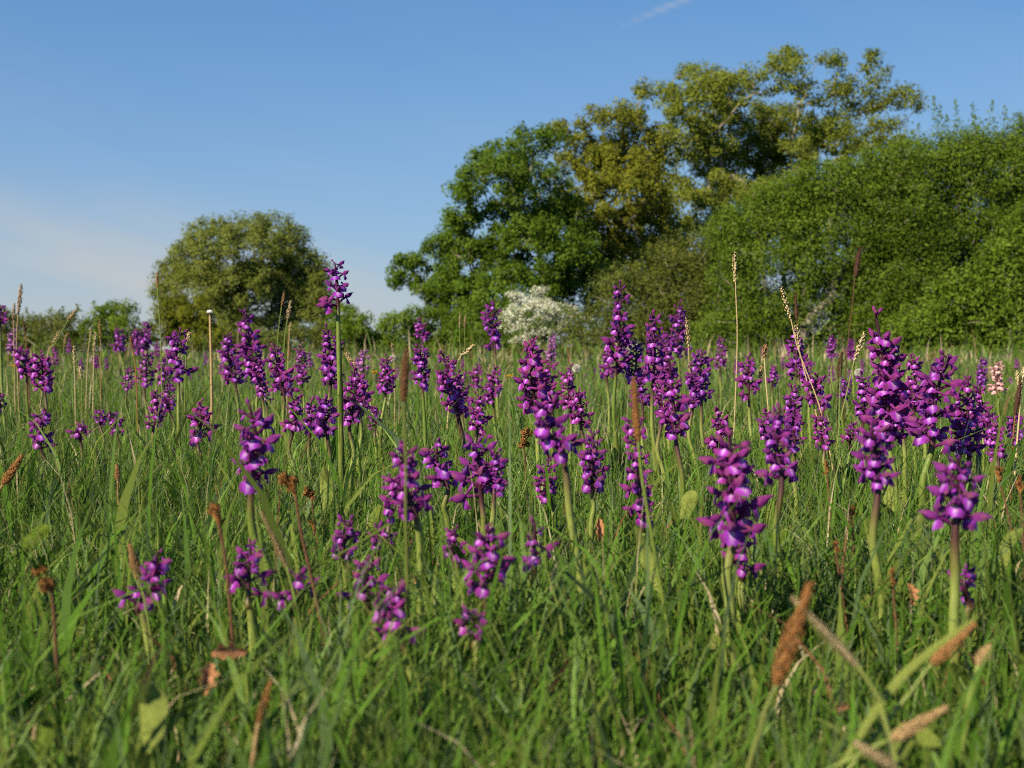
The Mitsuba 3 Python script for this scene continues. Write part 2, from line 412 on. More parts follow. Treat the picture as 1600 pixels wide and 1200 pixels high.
def plant(name, label, cat, dist, lobes, base_px, mat, leaf=0.11, clump_px=13, dens=1.0, per=70, seed=1, fork=None, depth=0.85, offk=0.28, trunk='bark',
          tip_r=0.012, flat=0.85, spread=1.0, up=0.5, hollow=0.45, aspect=0.62, group=None, shoots=None, mix2=None, leaf_part='crown', pit=0.0):
    """A tree or shrub: lobes are its boughs' outlines (px, py, rx, ry) as the photograph shows them at this distance."""
    rng = np.random.default_rng(seed)
    key = fresh(name)
    tag(key, label, cat, group)
    s = dist / F                                                   # metres to the pixel at this distance
    rc = clump_px * s
    buf, nc = np.zeros((6000, 3)), 0
    ctr0 = at(np.average([l[0] for l in lobes], weights=[l[2] * l[3] for l in lobes]), 500, dist)
    width = max(l[0] + l[2] for l in lobes) - min(l[0] - l[2] for l in lobes)
    for (cx, cy, rx, ry) in lobes:
        c = at(cx, cy, dist)
        side = 1 - min(1, abs(c[0] - ctr0[0]) / (0.5 * width * s))       # boughs near the middle stand further out to front and back
        ryd = depth * s * min(rx, 1.6 * ry)
        off = rng.uniform(-1, 1) * offk * width * s * side
        n = int(dens * 3.2 * (rx * ry) / clump_px ** 2) + 1
        tries = norm(rng.standard_normal((n * 3, 3))) * (hollow + (1 - hollow) * rng.random((n * 3, 1)) ** 0.6)
        got = 0
        for t in tries:
            p = c + t * np.array([rx * s, ryd, ry * s]) + np.array([0, off, 0])
            if p[2] < rc * 0.5:
                continue
            if pit and meshkit.noise(p[None] * [1.9, 1.5, 2.1], seed)[0] < pit:
                continue
            if nc and np.min(np.sum((buf[:nc] - p) ** 2, 1)) < (0.55 * rc) ** 2:
                continue
            buf[nc] = p
            nc += 1
            got += 1
            if got >= n:
                break
    cl = buf[:nc]
    base = at(base_px[0], 560, dist)
    base[2] = -0.05
    fk = base + np.array([0, 0, 1.0]) * (2.0 if fork is None else fork)
    if fork is not None and fork < 0.3:
        fk = base + np.array([0, 0, 0.3])
    a, b, ra, rb = skeleton(base, fk, cl, max(rc * 1.1, 0.25), rng, tip_r)
    w = MB()
    big = rb > 0.05
    for sel, sides in ((big, 6), (~big, 3)):
        if sel.any():
            v, f = frusta(a[sel], b[sel], ra[sel], rb[sel], sides)
            w.add(v, f, (0, 0))
    scene[f'{key}__trunk'] = mikit.ply((np.vstack(w.v), np.vstack(w.f)), trunk, smooth=False)
    n = len(cl)
    cen = cl.mean(0)
    k = np.repeat(np.arange(n), rng.poisson(per, n))
    rsz = rc * rng.uniform(0.8, 1.5, n)
    d = norm(rng.standard_normal((len(k), 3))) * rng.random((len(k), 1)) ** 0.45
    pos = cl[k] + d * rsz[k][:, None] * np.array([1, 1, flat]) * spread
    out = norm(pos - cen)
    nr = norm(rng.standard_normal((len(k), 3)) * 0.55 + out * 0.35 + d * 0.75 + np.array([0, 0, up]))
    nr = np.where((nr @ np.array([0.0, 0, 1.0]))[:, None] < -0.3, -nr, nr)
    ct = rng.random(n)
    tint = np.clip(0.5 + 0.75 * (ct[k] - 0.5) + 0.20 * rng.standard_normal(len(k)), 0, 1)
    size = leaf * rng.lognormal(0, 0.25, len(k))
    keep = pos[:, 2] > 0.02
    pos, nr, size, tint, k = pos[keep], nr[keep], size[keep], tint[keep], k[keep]
    if shoots:                                                     # upright leafy shoots above the crown: (px, py top, py foot)
        for (sx, sy, sf) in shoots:
            p1, p0 = at(sx, sy, dist), at(sx + rng.uniform(-8, 8), sf, dist)
            off = rng.uniform(-0.5, 0.5)
            m = int(np.linalg.norm(p1 - p0) / leaf * 7)
            u = rng.random(m) ** 0.8
            q = p0 + (p1 - p0) * u[:, None] + rng.normal(0, 1, (m, 3)) * (leaf * 1.5 * (1.15 - u))[:, None] + np.array([0, off, 0])
            pos, nr = np.vstack([pos, q]), np.vstack([nr, norm(rng.standard_normal((m, 3)) + [0, 0, 0.4])])
            size, tint = np.append(size, leaf * rng.lognormal(0, 0.2, m)), np.append(tint, np.clip(rng.normal(0.65, 0.2, m), 0, 1))
            k = np.append(k, np.full(m, -1))
    if mix2:                                                       # a second kind of leaf or blossom on some clumps
        m2, share, high = mix2
        score = rng.random(n) + high * (cl[:, 2] - cl[:, 2].min()) / np.ptp(cl[:, 2])
        sel2 = np.isin(k, np.where(score > np.quantile(score, 1 - share))[0])
        sel2 &= rng.random(len(k)) < 0.8
        m = MB().add(*leaf_quads(pos[sel2], nr[sel2], size[sel2], tint[sel2], rng, aspect))
        scene[f'{key}__blossom' if m2 == 'blossom' else f'{key}__young_leaves'] = m.ply(m2)
        pos, nr, size, tint = pos[~sel2], nr[~sel2], size[~sel2], tint[~sel2]
    m = MB().add(*leaf_quads(pos, nr, size, tint, rng, aspect))
    scene[f'{key}__{leaf_part}'] = m.ply(mat)
    return key


plant('oak_tree', 'round domed olive oak standing alone on the open left side', 'tree', 112,
      [(345, 372, 46, 28), (378, 352, 44, 22), (425, 362, 40, 26), (455, 385, 36, 30), (300, 410, 40, 32), (365, 405, 80, 46), (440, 415, 58, 46), (488, 430, 30, 44),
       (268, 425, 26, 20), (255, 440, 18, 16), (310, 455, 60, 40), (420, 470, 84, 56), (486, 490, 38, 46), (246, 458, 14, 9), (365, 520, 84, 36), (504, 468, 24, 34), (262, 482, 24, 20), (380, 450, 66, 40), (455, 450, 50, 40)],
      (385, 570), 'oak_far', leaf=0.185, clump_px=11, dens=1.3, per=80, seed=3, fork=2.6, tip_r=0.0165, hollow=0.5)
plant('oak_tree', 'dark fresh green oak with one low bough reaching out over the gap', 'tree', 68,
      [(788, 240, 60, 28), (835, 228, 46, 22), (768, 292, 66, 46), (845, 300, 60, 60), (760, 362, 74, 46), (835, 395, 80, 60), (742, 420, 64, 46), (722, 300, 20, 12),
       (800, 470, 90, 56), (724, 480, 56, 46), (644, 418, 40, 20), (618, 432, 24, 13), (672, 448, 36, 18), (686, 390, 30, 20), (722, 345, 26, 20), (700, 440, 30, 30), (900, 440, 50, 60), (880, 360, 50, 60)],
      (832, 570), 'oak_green', leaf=0.15, clump_px=13, dens=1.15, per=92, seed=5, fork=2.4, tip_r=0.0094, hollow=0.45)
plant('oak_tree', 'bronze olive oak between the dark green oak and the tallest oak', 'tree', 73,
      [(888, 205, 36, 18), (955, 195, 46, 24), (1000, 150, 16, 12), (985, 178, 26, 18), (925, 245, 66, 44), (975, 300, 74, 58), (905, 318, 46, 46), (1005, 360, 64, 56), (935, 385, 56, 46), (980, 430, 70, 50), (890, 435, 30, 20), (1010, 240, 40, 50), (960, 255, 60, 50), (1040, 420, 60, 60)],
      (965, 570), 'oak_bronze', leaf=0.16, clump_px=13, dens=1.1, per=92, seed=8, fork=3.0, tip_r=0.0105, hollow=0.4)
plant('oak_tree', 'tallest oak, yellow olive, with gaps of sky among its high boughs', 'tree', 80,
      [(1030, 142, 32, 17), (1108, 138, 46, 40), (1070, 105, 16, 14), (1150, 128, 28, 22), (1238, 92, 25, 22), (1225, 80, 14, 12), (1195, 135, 56, 30), (1308, 92, 30, 16), (1368, 92, 20, 18), (1375, 112, 20, 12),
       (1415, 160, 30, 28), (1300, 135, 50, 26), (1352, 150, 44, 24), (1180, 185, 90, 50), (1255, 190, 70, 56), (1090, 200, 76, 60), (1085, 265, 80, 50), (1170, 265, 90, 56), (1330, 200, 60, 36),
       (1395, 210, 40, 30), (1280, 240, 70, 40), (1060, 330, 66, 46), (1150, 330, 80, 60), (1250, 300, 80, 60), (1100, 170, 70, 50), (1075, 390, 60, 50), (1215, 215, 60, 50)],
      (1178, 570), 'oak_olive', leaf=0.155, clump_px=13, dens=0.86, per=94, seed=13, fork=4.0, tip_r=0.0116, hollow=0.35)
plant('blackthorn_thicket', 'dull olive feathery thicket sloping up beside the white hawthorn', 'shrub', 37,
      [(1000, 470, 80, 60), (1070, 440, 70, 70), (930, 520, 60, 42), (1040, 510, 110, 50), (1130, 470, 60, 90), (1110, 400, 50, 45)],
      (1040, 575), 'shrub_dull', leaf=0.066, clump_px=15, dens=2.0, per=96, offk=0.05, depth=0.5, pit=0.25, seed=21, fork=0.5, tip_r=0.006, hollow=0.3, spread=1.25, aspect=0.5,
      shoots=[(1000, 392, 430), (1030, 376, 415), (1060, 358, 395), (1085, 346, 385), (1112, 338, 380), (955, 440, 480), (920, 462, 500), (1130, 336, 380)])
plant('willow_thicket', 'broad mid green thicket in front of the tallest oak', 'shrub', 34,
      [(1170, 368, 70, 55), (1240, 328, 80, 55), (1210, 420, 110, 90), (1300, 294, 80, 44), (1310, 360, 110, 90), (1260, 500, 120, 66), (1150, 520, 70, 50), (1370, 274, 60, 36), (1405, 252, 50, 24), (1340, 280, 60, 30), (1230, 312, 50, 30), (1160, 354, 50, 34), (1380, 330, 90, 80), (1390, 425, 80, 80), (1400, 505, 90, 60), (1425, 370, 70, 70)],
      (1250, 575), 'shrub_mid', leaf=0.066, clump_px=16, dens=1.9, per=96, offk=0.05, depth=0.5, pit=0.27, seed=22, fork=0.5, tip_r=0.006, hollow=0.3, spread=1.25, aspect=0.5,
      shoots=[(1140, 330, 372), (1162, 312, 355), (1185, 296, 340), (1212, 284, 325), (1236, 272, 312), (1262, 262, 300), (1290, 248, 290), (1318, 244, 285), (1342, 232, 275), (1366, 228, 270), (1390, 216, 262), (1416, 208, 252), (1300, 256, 290), (1225, 282, 320)])
plant('willow_thicket', 'tall green thicket at the far right edge with upright shoots on top', 'shrub', 35.5,
      [(1440, 255, 70, 36), (1500, 237, 60, 36), (1570, 234, 70, 36), (1470, 265, 80, 50), (1560, 265, 80, 50), (1620, 230, 50, 50), (1400, 300, 70, 60), (1450, 340, 100, 100), (1560, 320, 100, 100), (1400, 470, 110, 90), (1650, 300, 80, 110), (1500, 440, 90, 90)],
      (1490, 575), 'shrub_mid', leaf=0.068, clump_px=16, dens=2.3, per=84, offk=0.05, depth=0.5, pit=0.27, seed=23, fork=0.6, tip_r=0.006, hollow=0.1, spread=1.25, aspect=0.5,
      shoots=[(1460, 150, 230), (1472, 160, 230), (1500, 152, 220), (1515, 165, 225), (1548, 158, 215), (1560, 170, 220), (1530, 175, 220), (1590, 180, 215), (1485, 175, 225), (1440, 190, 235), (1605, 170, 220), (1575, 180, 220)])
plant('hazel_bush', 'bright broad leaved bush low at the right edge before the thicket', 'shrub', 32.5,
      [(1565, 430, 60, 60), (1610, 370, 36, 60), (1520, 480, 80, 56), (1600, 500, 70, 60), (1450, 520, 60, 46), (1640, 420, 60, 120), (1520, 545, 120, 26), (1600, 550, 60, 24)],
      (1560, 580), 'shrub_mid', leaf=0.078, clump_px=15, dens=1.7, per=80, offk=0.05, depth=0.5, seed=24, fork=0.4, tip_r=0.006, hollow=0.3, spread=1.2)
plant('hawthorn_bush', 'hawthorn bush covered in white blossom below the dark oak', 'shrub', 44,
      [(825, 462, 30, 12), (812, 478, 24, 14), (850, 482, 34, 16), (880, 490, 30, 14), (892, 508, 26, 14), (815, 500, 30, 18), (850, 508, 40, 18), (910, 522, 20, 9), (830, 524, 40, 18), (870, 528, 40, 16), (800, 462, 12, 7), (843, 452, 14, 6), (794, 500, 18, 18), (908, 505, 20, 14), (835, 490, 46, 22)],
      (850, 575), 'shrub_mid', leaf=0.055, clump_px=6.5, dens=0.95, per=34, seed=31, fork=0.4, tip_r=0.005, hollow=0.4, spread=1.1, flat=0.6, mix2=('blossom', 0.72, 0.4))
plant('hawthorn_bush', 'tiny white flowering bush at the foot of the olive thicket', 'shrub', 33,
      [(985, 545, 16, 9), (1000, 556, 14, 8)], (988, 575), 'shrub_dull', leaf=0.05, clump_px=6, dens=1.0, per=40, seed=32, fork=0.2, tip_r=0.004, mix2=('blossom', 0.6, 0.3))
for n_, (lb, sd, lbs, mt) in enumerate([('bramble mound at the foot of the broad mid green thicket', 51, [(1120, 556, 46, 14), (1160, 560, 40, 12)], 'shrub_mid'),
                                       ('bramble mound below the dark tall foxtail head', 52, [(1300, 560, 60, 12), (1360, 558, 40, 15)], 'shrub_dull'),
                                       ('bramble mound behind the pale pink orchid', 53, [(1480, 558, 56, 15), (1550, 562, 50, 12)], 'shrub_mid'),
                                       ('low bramble under the dark oak, left of the white hawthorn', 54, [(720, 556, 50, 14), (670, 560, 40, 11)], 'shrub_dull')]):
    plant('bramble_mound', lb, 'shrub', 29, lbs, (lbs[0][0], 576), mt, leaf=0.05, clump_px=8, dens=1.3, per=56, seed=sd, fork=0.15, tip_r=0.004, up=0.7,
          shoots=[(lbs[0][0] - 20, 535, 556), (lbs[0][0] + 26, 540, 556), (lbs[1][0] + 8, 538, 558)])
plant('scrub_mound', 'low grey green scrub mound in front of the white hawthorn', 'shrub', 30,
      [(850, 556, 60, 18), (900, 560, 60, 18), (800, 562, 44, 14), (960, 566, 60, 14)], (870, 578), 'shrub_dull', leaf=0.045, clump_px=9, dens=1.5, per=70, seed=33, fork=0.15, tip_r=0.004, up=0.7)
plant('hedge_bush', 'long dark hedge bush low at the left edge', 'hedge', 62,
      [(30, 525, 60, 36), (95, 520, 50, 32), (-40, 520, 60, 40), (60, 545, 90, 20), (140, 540, 50, 24), (20, 500, 24, 14)], (50, 575), 'shrub_dull', leaf=0.10, clump_px=10, dens=1.5, per=60, seed=41, fork=0.4, tip_r=0.008,
      hollow=0.5, shoots=[(5, 478, 500), (45, 482, 505), (75, 480, 505), (104, 478, 500), (118, 474, 500)])
plant('hedge_bush', 'pale tipped hedge bush rising highest in the low left hedge', 'hedge', 58,
      [(160, 495, 26, 22), (182, 490, 28, 20), (200, 510, 26, 22), (150, 520, 30, 22), (190, 535, 40, 22)], (178, 575), 'shrub_mid', leaf=0.10, clump_px=9, dens=1.2, per=55, seed=42, fork=0.4, tip_r=0.007,
      shoots=[(143, 470, 490), (192, 474, 492), (196, 480, 495)])
plant('sallow_bush', 'yellow green bush against the lower left of the round oak', 'shrub', 84,
      [(275, 490, 36, 26), (310, 485, 30, 26), (250, 520, 22, 26), (295, 525, 50, 30), (340, 535, 50, 26)], (292, 575), 'shrub_yellow', leaf=0.15, clump_px=9, dens=1.2, per=60, seed=43, fork=0.5, tip_r=0.01)
plant('hedge_bush', 'dark hedge bush below the right half of the round oak', 'hedge', 90,
      [(400, 540, 60, 26), (470, 535, 60, 28), (520, 530, 40, 30)], (455, 575), 'shrub_dull', leaf=0.15, clump_px=9, dens=1.5, per=60, seed=44, fork=0.4, tip_r=0.01)
plant('hedge_bush', 'mid green bush right of the round oak beside the sky gap', 'hedge', 76,
      [(535, 495, 28, 22), (560, 505, 24, 20), (548, 530, 44, 28), (590, 540, 40, 22)], (550, 575), 'shrub_mid', leaf=0.13, clump_px=9, dens=1.4, per=60, seed=45, fork=0.4, tip_r=0.009)
plant('hedge_bush', 'green bush under the low bough of the dark oak', 'hedge', 60,
      [(615, 510, 30, 22), (650, 500, 36, 22), (690, 510, 40, 30), (640, 538, 50, 22), (720, 535, 50, 26)], (660, 575), 'shrub_mid', leaf=0.11, clump_px=10, dens=1.4, per=60, seed=46, fork=0.4, tip_r=0.008)
plant('hedge_bush', 'shady bush at the foot of the dark oak', 'hedge', 63,
      [(750, 520, 60, 40), (810, 535, 60, 30), (700, 545, 50, 20)], (760, 575), 'oak_green', leaf=0.14, clump_px=10, dens=1.8, per=60, seed=47, fork=0.4, tip_r=0.008)

# ------------------------------------------------------------------ orchids
TURF = 0.045                                                       # height of the turf, where a stalk comes out of it


def ground_distance(py):
    return (EYE - TURF) * F / max(py - HORIZON, 4.0)


def flower_meshes(seed, lod):
    """(hood with ovary and spur, lip) of one green-winged orchid flower in metres: x outwards from the stalk, z up."""
    r = np.random.default_rng(seed)
    j = lambda a: r.normal(0, a)
    S = 5 if lod == 0 else 4
    hood = MB()
    ov = np.array([[0, 0, -1.0], [2.6, j(.3), 1.6], [6.0, j(.4), 3.6], [9.4, j(.3), 4.6]])
    v, f, t = tube(ov if lod == 0 else ov[[0, 2, 3]], [0.75, 1.15, 1.25, 1.0][:4] if lod == 0 else [0.8, 1.25, 1.0], S, False)
    hood.add(v, f, np.stack([0.04 + 0.16 * t, 0 * t], 1))
    side = r.choice([-1, 1])
    sp = np.array([[8.6, 0, 4.6], [5.5, side * 1.6, 5.6], [1.5, side * (2.8 + j(.3)), 6.9 + j(.5)], [-2.2, side * (3.2 + j(.4)), 8.6 + j(.9)]])
    v, f, t = tube(sp if lod == 0 else sp[[0, 1, 3]], [1.0, 1.15, 1.35, 1.25] if lod == 0 else [1.0, 1.3, 1.25], S, True)
    hood.add(v, f, np.stack([0.24 + 0.30 * t, 0 * t], 1))
    # hood: three sepals and two petals closed into a helmet, ridged, with free tips at both sides
    nu, nv = (8, 11) if lod == 0 else (5, 7)
    u = np.linspace(0, 1, nu)[:, None]
    ph = np.radians(np.linspace(-124, 124, nv))[None]
    side_ness = np.abs(ph) / ph.max()
    prof = np.sin(math.pi * np.clip(0.14 + 0.86 * u ** 0.9, 0, 1)) ** 0.62
    lift = 2.4 + j(.5)
    wid = 3.7 + j(.3)
    rad = wid * prof * (1 + 0.075 * np.cos(5 * ph)) * (1 + 0.22 * (side_ness > 0.8) * u)
    ln = 11.8 + j(.8)
    x = 7.6 + ln * u * (1 - 0.24 * side_ness ** 2) + 0.9 * u * np.cos(3 * ph)
    y = rad * np.sin(ph) * 0.86
    z = 5.6 + lift * u ** 1.4 + 1.3 * u ** 4 + rad * np.cos(ph) * 0.92 - 1.2 * u * side_ness
    tone = 0.22 + 0.16 * u + 0.12 * np.cos(5 * ph) * u + 0 * x
    hood.add(np.stack([x + 0 * y, y, z + 0 * y], -1).reshape(-1, 3), grid_faces(nu, nv), np.stack([tone, 0 * tone], -1).reshape(-1, 2))
    # bract behind the ovary
    b = np.array([[0, 0, -1.6], [2.4, 1.1, 1.0], [2.4, -1.1, 1.0], [5.6, 0, 4.6 + j(.4)]]) + [0, 0, -1.2]
    hood.add(b, [[0, 1, 2], [1, 3, 2]], (0.16, 0))
    # lip: broad, three lobed, its sides folded down
    lip = MB()
    nu, nv = (8, 13) if lod == 0 else (5, 7)
    u = np.linspace(0, 1, nu)[:, None]
    s = np.linspace(-1, 1, nv)[None]
    fold = 3.4 + 1.2 * r.random()
    half = (1.9 + 6.3 * np.sin(math.pi * 0.60 * np.minimum(1.12 * u, 1))) * (1.0 + j(.06))
    lobes = 1 - 0.17 * np.exp(-((np.abs(s) - 0.42) / 0.13) ** 2) - 0.10 * np.exp(-(s / 0.12) ** 2) - 0.32 * np.abs(s) ** 3
    ru = u * lobes
    drop = 1.2 * ru + (8.6 + j(.7)) * ru ** 1.5
    out = 5.0 * ru - 1.1 * ru ** 2
    ang = s * (0.75 + 0.35 * u) * (1.1 + j(.08))
    y = half * np.sin(ang) * 0.95
    x = 9.2 + out - fold * (1 - np.cos(ang)) * (0.5 + u)
    z = 4.3 - drop - 0.5 * fold * (1 - np.cos(ang)) + 0.65 * np.sin(s * 11 + j(1)) * u ** 2
    tone = 1.02 - 0.46 * np.clip(np.abs(s) * 1.5, 0, 1) ** 1.1 - 0.30 * u ** 1.5 + 0 * x
    lip.add(np.stack([x + 0 * y, y, z + 0 * y], -1).reshape(-1, 3), grid_faces(nu, nv), np.stack([tone, 0 * tone], -1).reshape(-1, 2))
    for part in (hood, lip):                                       # florets a little smaller, held out on their ovaries
        for q in (range(1, len(part.v)) if part is hood else range(len(part.v))):
            part.v[q] = (part.v[q] - [8.0, 0, 4.5]) * 0.84 + [9.8, 0, 4.8]
    return hood, lip


def bud_mesh(seed, lod):
    r = np.random.default_rng(seed)
    m = MB()
    v, f, t = tube(curve([[0, 0, -.8], [2.5, 0, 1.6], [5, r.normal(0, .4), 4.2]], 4), [0.7, 0.8, 0.95, 1.0], 5, False)
    m.add(v, f, np.stack([0.05 + 0.15 * t, 0 * t], 1))
    v, f, t = tube(curve([[4.6, 0, 3.8], [6.6, 0, 5.6], [8.6, r.normal(0, .4), 7.6], [9.8, 0, 9.2]], 5), [0.9, 2.0, 2.3, 1.6, 0.5], 6, True)
    m.add(v, f, np.stack([0.22 + 0.16 * t, 0 * t], 1))
    return m


def in_metres(mb, tint):
    v, f, uv = mb.arrays()
    uv = uv.copy()
    uv[:, 1] = tint
    return v * 0.001, f, uv


TINTS = [0.0, 0.35, 0.7, 1.0, 2.0, 1.3]
SHAPES = {}


def flower_shape(kind, var, tint):
    k = (kind, var, tint)
    if k not in SHAPES:
        if kind == 'bud':
            v, f, uv = in_metres(bud_mesh(500 + var, 0), TINTS[tint])
        else:
            hood, lip = flower_meshes(100 + var, 0 if kind[0] != 's' else 1)
            if kind in ('hood', 'lip'):
                v, f, uv = in_metres(hood if kind == 'hood' else lip, TINTS[tint])
            else:                                                  # a small flower: hood and lip in one mesh
                a, b = in_metres(hood, TINTS[tint]), in_metres(lip, TINTS[tint])
                v, f, uv = np.vstack([a[0], b[0]]), np.vstack([a[1], b[1] + len(a[0])]), np.vstack([a[2], b[2]])
        SHAPES[k] = mikit.ply((v, f), 'petal', smooth=True, uv=uv)
    return SHAPES[k]


def sheath(foot, top, r0, length, ang, flare, rng):
    """A leaf that clasps the stalk from foot upwards and stands off at its tip."""
    n, m = 9, 5
    ax = norm(top - foot)
    L = np.linspace(0, 1, n)[:, None]
    side = norm(np.cross(ax, [math.cos(ang), math.sin(ang), 0.3]))
    fwd = np.cross(side, ax)
    w = r0 * 1.15 * np.where(L < 0.55, 1.0, 1 - (np.maximum(L - 0.55, 0) / 0.45) ** 1.6) + 0.0002
    open_ = np.where(L < 0.5, 2.2, 2.2 - 1.5 * (L - 0.5) / 0.5)
    s = np.linspace(-1, 1, m)[None]
    off = flare * np.clip(L - 0.5, 0, 1) ** 1.5
    v = (foot + ax * length * L)[:, None] + (np.sin(open_ * s) * w)[..., None] * side + ((np.cos(open_ * s) * w) + off)[..., None] * fwd
    return v.reshape(-1, 3), grid_faces(n, m)


def blade_leaf(foot, ang, length, width, rise, bend, keel=0.25):
    """A broad basal leaf: a lance-shaped blade arching out from its foot."""
    n, m = 11, 5
    L = np.linspace(0, 1, n)
    th = rise - bend * L ** 1.3
    step = length / (n - 1)
    o = np.concatenate([[0], np.cumsum(np.cos(th[:-1]) * step)])
    h = np.concatenate([[0], np.cumsum(np.sin(th[:-1]) * step)])
    w = width / 2 * (np.sin(math.pi * np.clip(0.12 + 0.88 * L, 0, 1)) ** 0.7)
    s = np.linspace(-1, 1, m)
    d, sd = np.array([math.cos(ang), math.sin(ang), 0]), np.array([-math.sin(ang), math.cos(ang), 0])
    v = foot + o[:, None, None] * d + h[:, None, None] * np.array([0, 0, 1.0]) + (w[:, None] * s[None])[..., None] * sd + (np.abs(s)[None] * w[:, None] * keel)[..., None] * np.array([0, 0, 1.0])
    return v.reshape(-1, 3), grid_faces(n, m)


def orchid(label, top, low, base, w, tint=1, dens=1.0, purple=0.4, leaf=0, n=None, group=None, dist=None, bud=0.14, name='orchid', lean=0.0, thick=1.0, gap=0.0):
    """top, low: where the photograph shows the tip and the lowest flower of the spike; base: where the stalk meets the turf; w: width of the spike."""
    rng = np.random.default_rng(int(top[0] * 7 + top[1] * 13 + base[1]) % 100003)
    key = fresh(name)
    tag(key, label, 'orchid', group)
    d = dist or ground_distance(base[1])
    far = w < 21
    A, B, C = at(*base, d), at(*low, d + lean * 0.3), at(*top, d + lean)
    run = norm(A - B)
    root = A + run * ((A[2] + 0.008) / max(-run[2], 0.3))
    root = np.array([0.5 * (root[0] + A[0]), 0.5 * (root[1] + A[1]), -0.008])
    wob = rng.normal(0, 0.0026, (2, 3)) * [1, 1, 0]
    axis = curve([root, A, (A + B) / 2 + wob[0], B, (B + C) / 2 + wob[1], C], 26)
    cum = np.concatenate([[0], np.cumsum(np.linalg.norm(np.diff(axis, axis=0), axis=1))])
    sB = cum[np.argmin(np.linalg.norm(axis - B, axis=1))]
    total = cum[-1]
    spike = total - sB
    size = w * d / F / 0.0350
    size = float(np.clip(size, 0.62, 1.45))
    r0 = 0.0023 * thick * min(1.15, 0.6 + 0.4 * size)
    rr = np.interp(cum, [0, max(sB - 0.5 * spike, sB * 0.5), sB, total], [r0 * 1.2, r0, r0 * 0.82, r0 * 0.32])
    v, f, t = tube(axis, rr, 8 if not far else 5, True)
    c2 = np.interp(t, np.linspace(0, 1, len(cum)), cum)
    pur = np.clip((c2 - (sB - purple * sB)) / (purple * sB * 1.15 + 0.006), 0, 1)
    scene[f'{key}__stem'] = mikit.ply((v, f), 'stem_green', smooth=True, uv=np.stack([pur, 0 * pur + rng.random()], 1))
    length = spike + 0.0
    if n is None:
        n = int(np.clip(round(length / (0.0027 * size) * dens), 4, 58))
    tt = (np.arange(n) + 0.5) / n
    tt = np.clip(tt ** 1.04 * (1 - 0.03) + rng.normal(0, 0.25 / n, n), 0, 0.985)
    if gap:                                                       # a bare stretch of stalk under the very tip
        tt = np.where(tt < 1 - gap, tt * (1 - gap * 0.7), 0.97 + 0.02 * rng.random(n))
    phi = rng.uniform(0, 360) + 137.5 * np.arange(n) + rng.normal(0, 26, n)
    many = MB() if far else None
    for i in range(n):
        s = sB + length * tt[i]
        p = np.array([np.interp(s, cum, axis[:, k]) for k in range(3)])
        young = tt[i] > 1 - bud
        sz = size * (1.0 - 0.42 * tt[i] ** 1.8) * rng.uniform(0.74, 1.18)
        tilt = rng.normal(2, 13) - 16 * tt[i]                      # rotate about y: negative lifts the flower
        mtx = shift(p) @ rot([0, 0, 1], phi[i]) @ rot([0, 1, 0], tilt) @ rot([1, 0, 0], rng.normal(0, 14)) @ scl(sz)
        ti = int(np.clip(tint + (rng.random() < 0.25) * rng.choice([-1, 1]), 0, 3)) if tint < 4 else tint
        var = int(rng.integers(0, 5))
        if far:
            kind = 'bud' if young else 'small'
            d0 = flower_shape(kind, var % 3, ti)
            v0, f0, _n, uv0, _c = meshkit.WRITTEN[d0['filename']]
            many.add(v0 @ mtx[:3, :3].T + mtx[:3, 3], f0, uv0)
            continue
        if young:
            k2 = fresh(f'{key}__bud')
            scene[k2] = place(mtx, flower_shape('bud', var, ti))
            continue
        k2 = fresh(f'{key}__flower')
        if w >= 48:
            scene[k2] = place(mtx, flower_shape('hood', var, ti))
            scene[f'{k2}__lip'] = place(mtx, flower_shape('lip', var, ti))
        else:
            scene[k2] = place(mtx, flower_shape('both' if w >= 34 else 'small', var, ti))
    if far:
        v, f, uv = many.arrays()
        scene[f'{key}__flower_spike'] = mikit.ply((v, f), 'petal', smooth=True, uv=uv)
        return key
    for q in range(leaf):
        fs = np.interp([sB * (0.12 + 0.22 * q), sB * (0.5 + 0.2 * q)], cum, np.arange(len(cum)))
        foot = np.array([np.interp(sB * (0.10 + 0.24 * q), cum, axis[:, k]) for k in range(3)])
        tp = np.array([np.interp(sB * (0.62 + 0.24 * q), cum, axis[:, k]) for k in range(3)])
        lv, lf = sheath(foot, tp, r0 * 1.15, np.linalg.norm(tp - foot), rng.uniform(0, 6.28), 0.006 * size, rng)
        scene[fresh(f'{key}__leaf')] = mikit.ply((lv, lf), 'sheath_green', smooth=True, uv=np.tile([0.0, 0.55 + 0.4 * rng.random()], (len(lv), 1)))
    if d < 2.4:
        for q in range(3):
            lv, lf = blade_leaf(root + [0, 0, 0.006], rng.uniform(0, 6.28), rng.uniform(0.045, 0.075) * size, rng.uniform(0.010, 0.015), rng.uniform(0.9, 1.35), rng.uniform(0.3, 1.0))
            scene[fresh(f'{key}__leaf')] = mikit.ply((lv, lf), 'sheath_green', smooth=True, uv=np.tile([0.0, 0.2 + 0.6 * rng.random()], (len(lv), 1)))
    return key


O = orchid
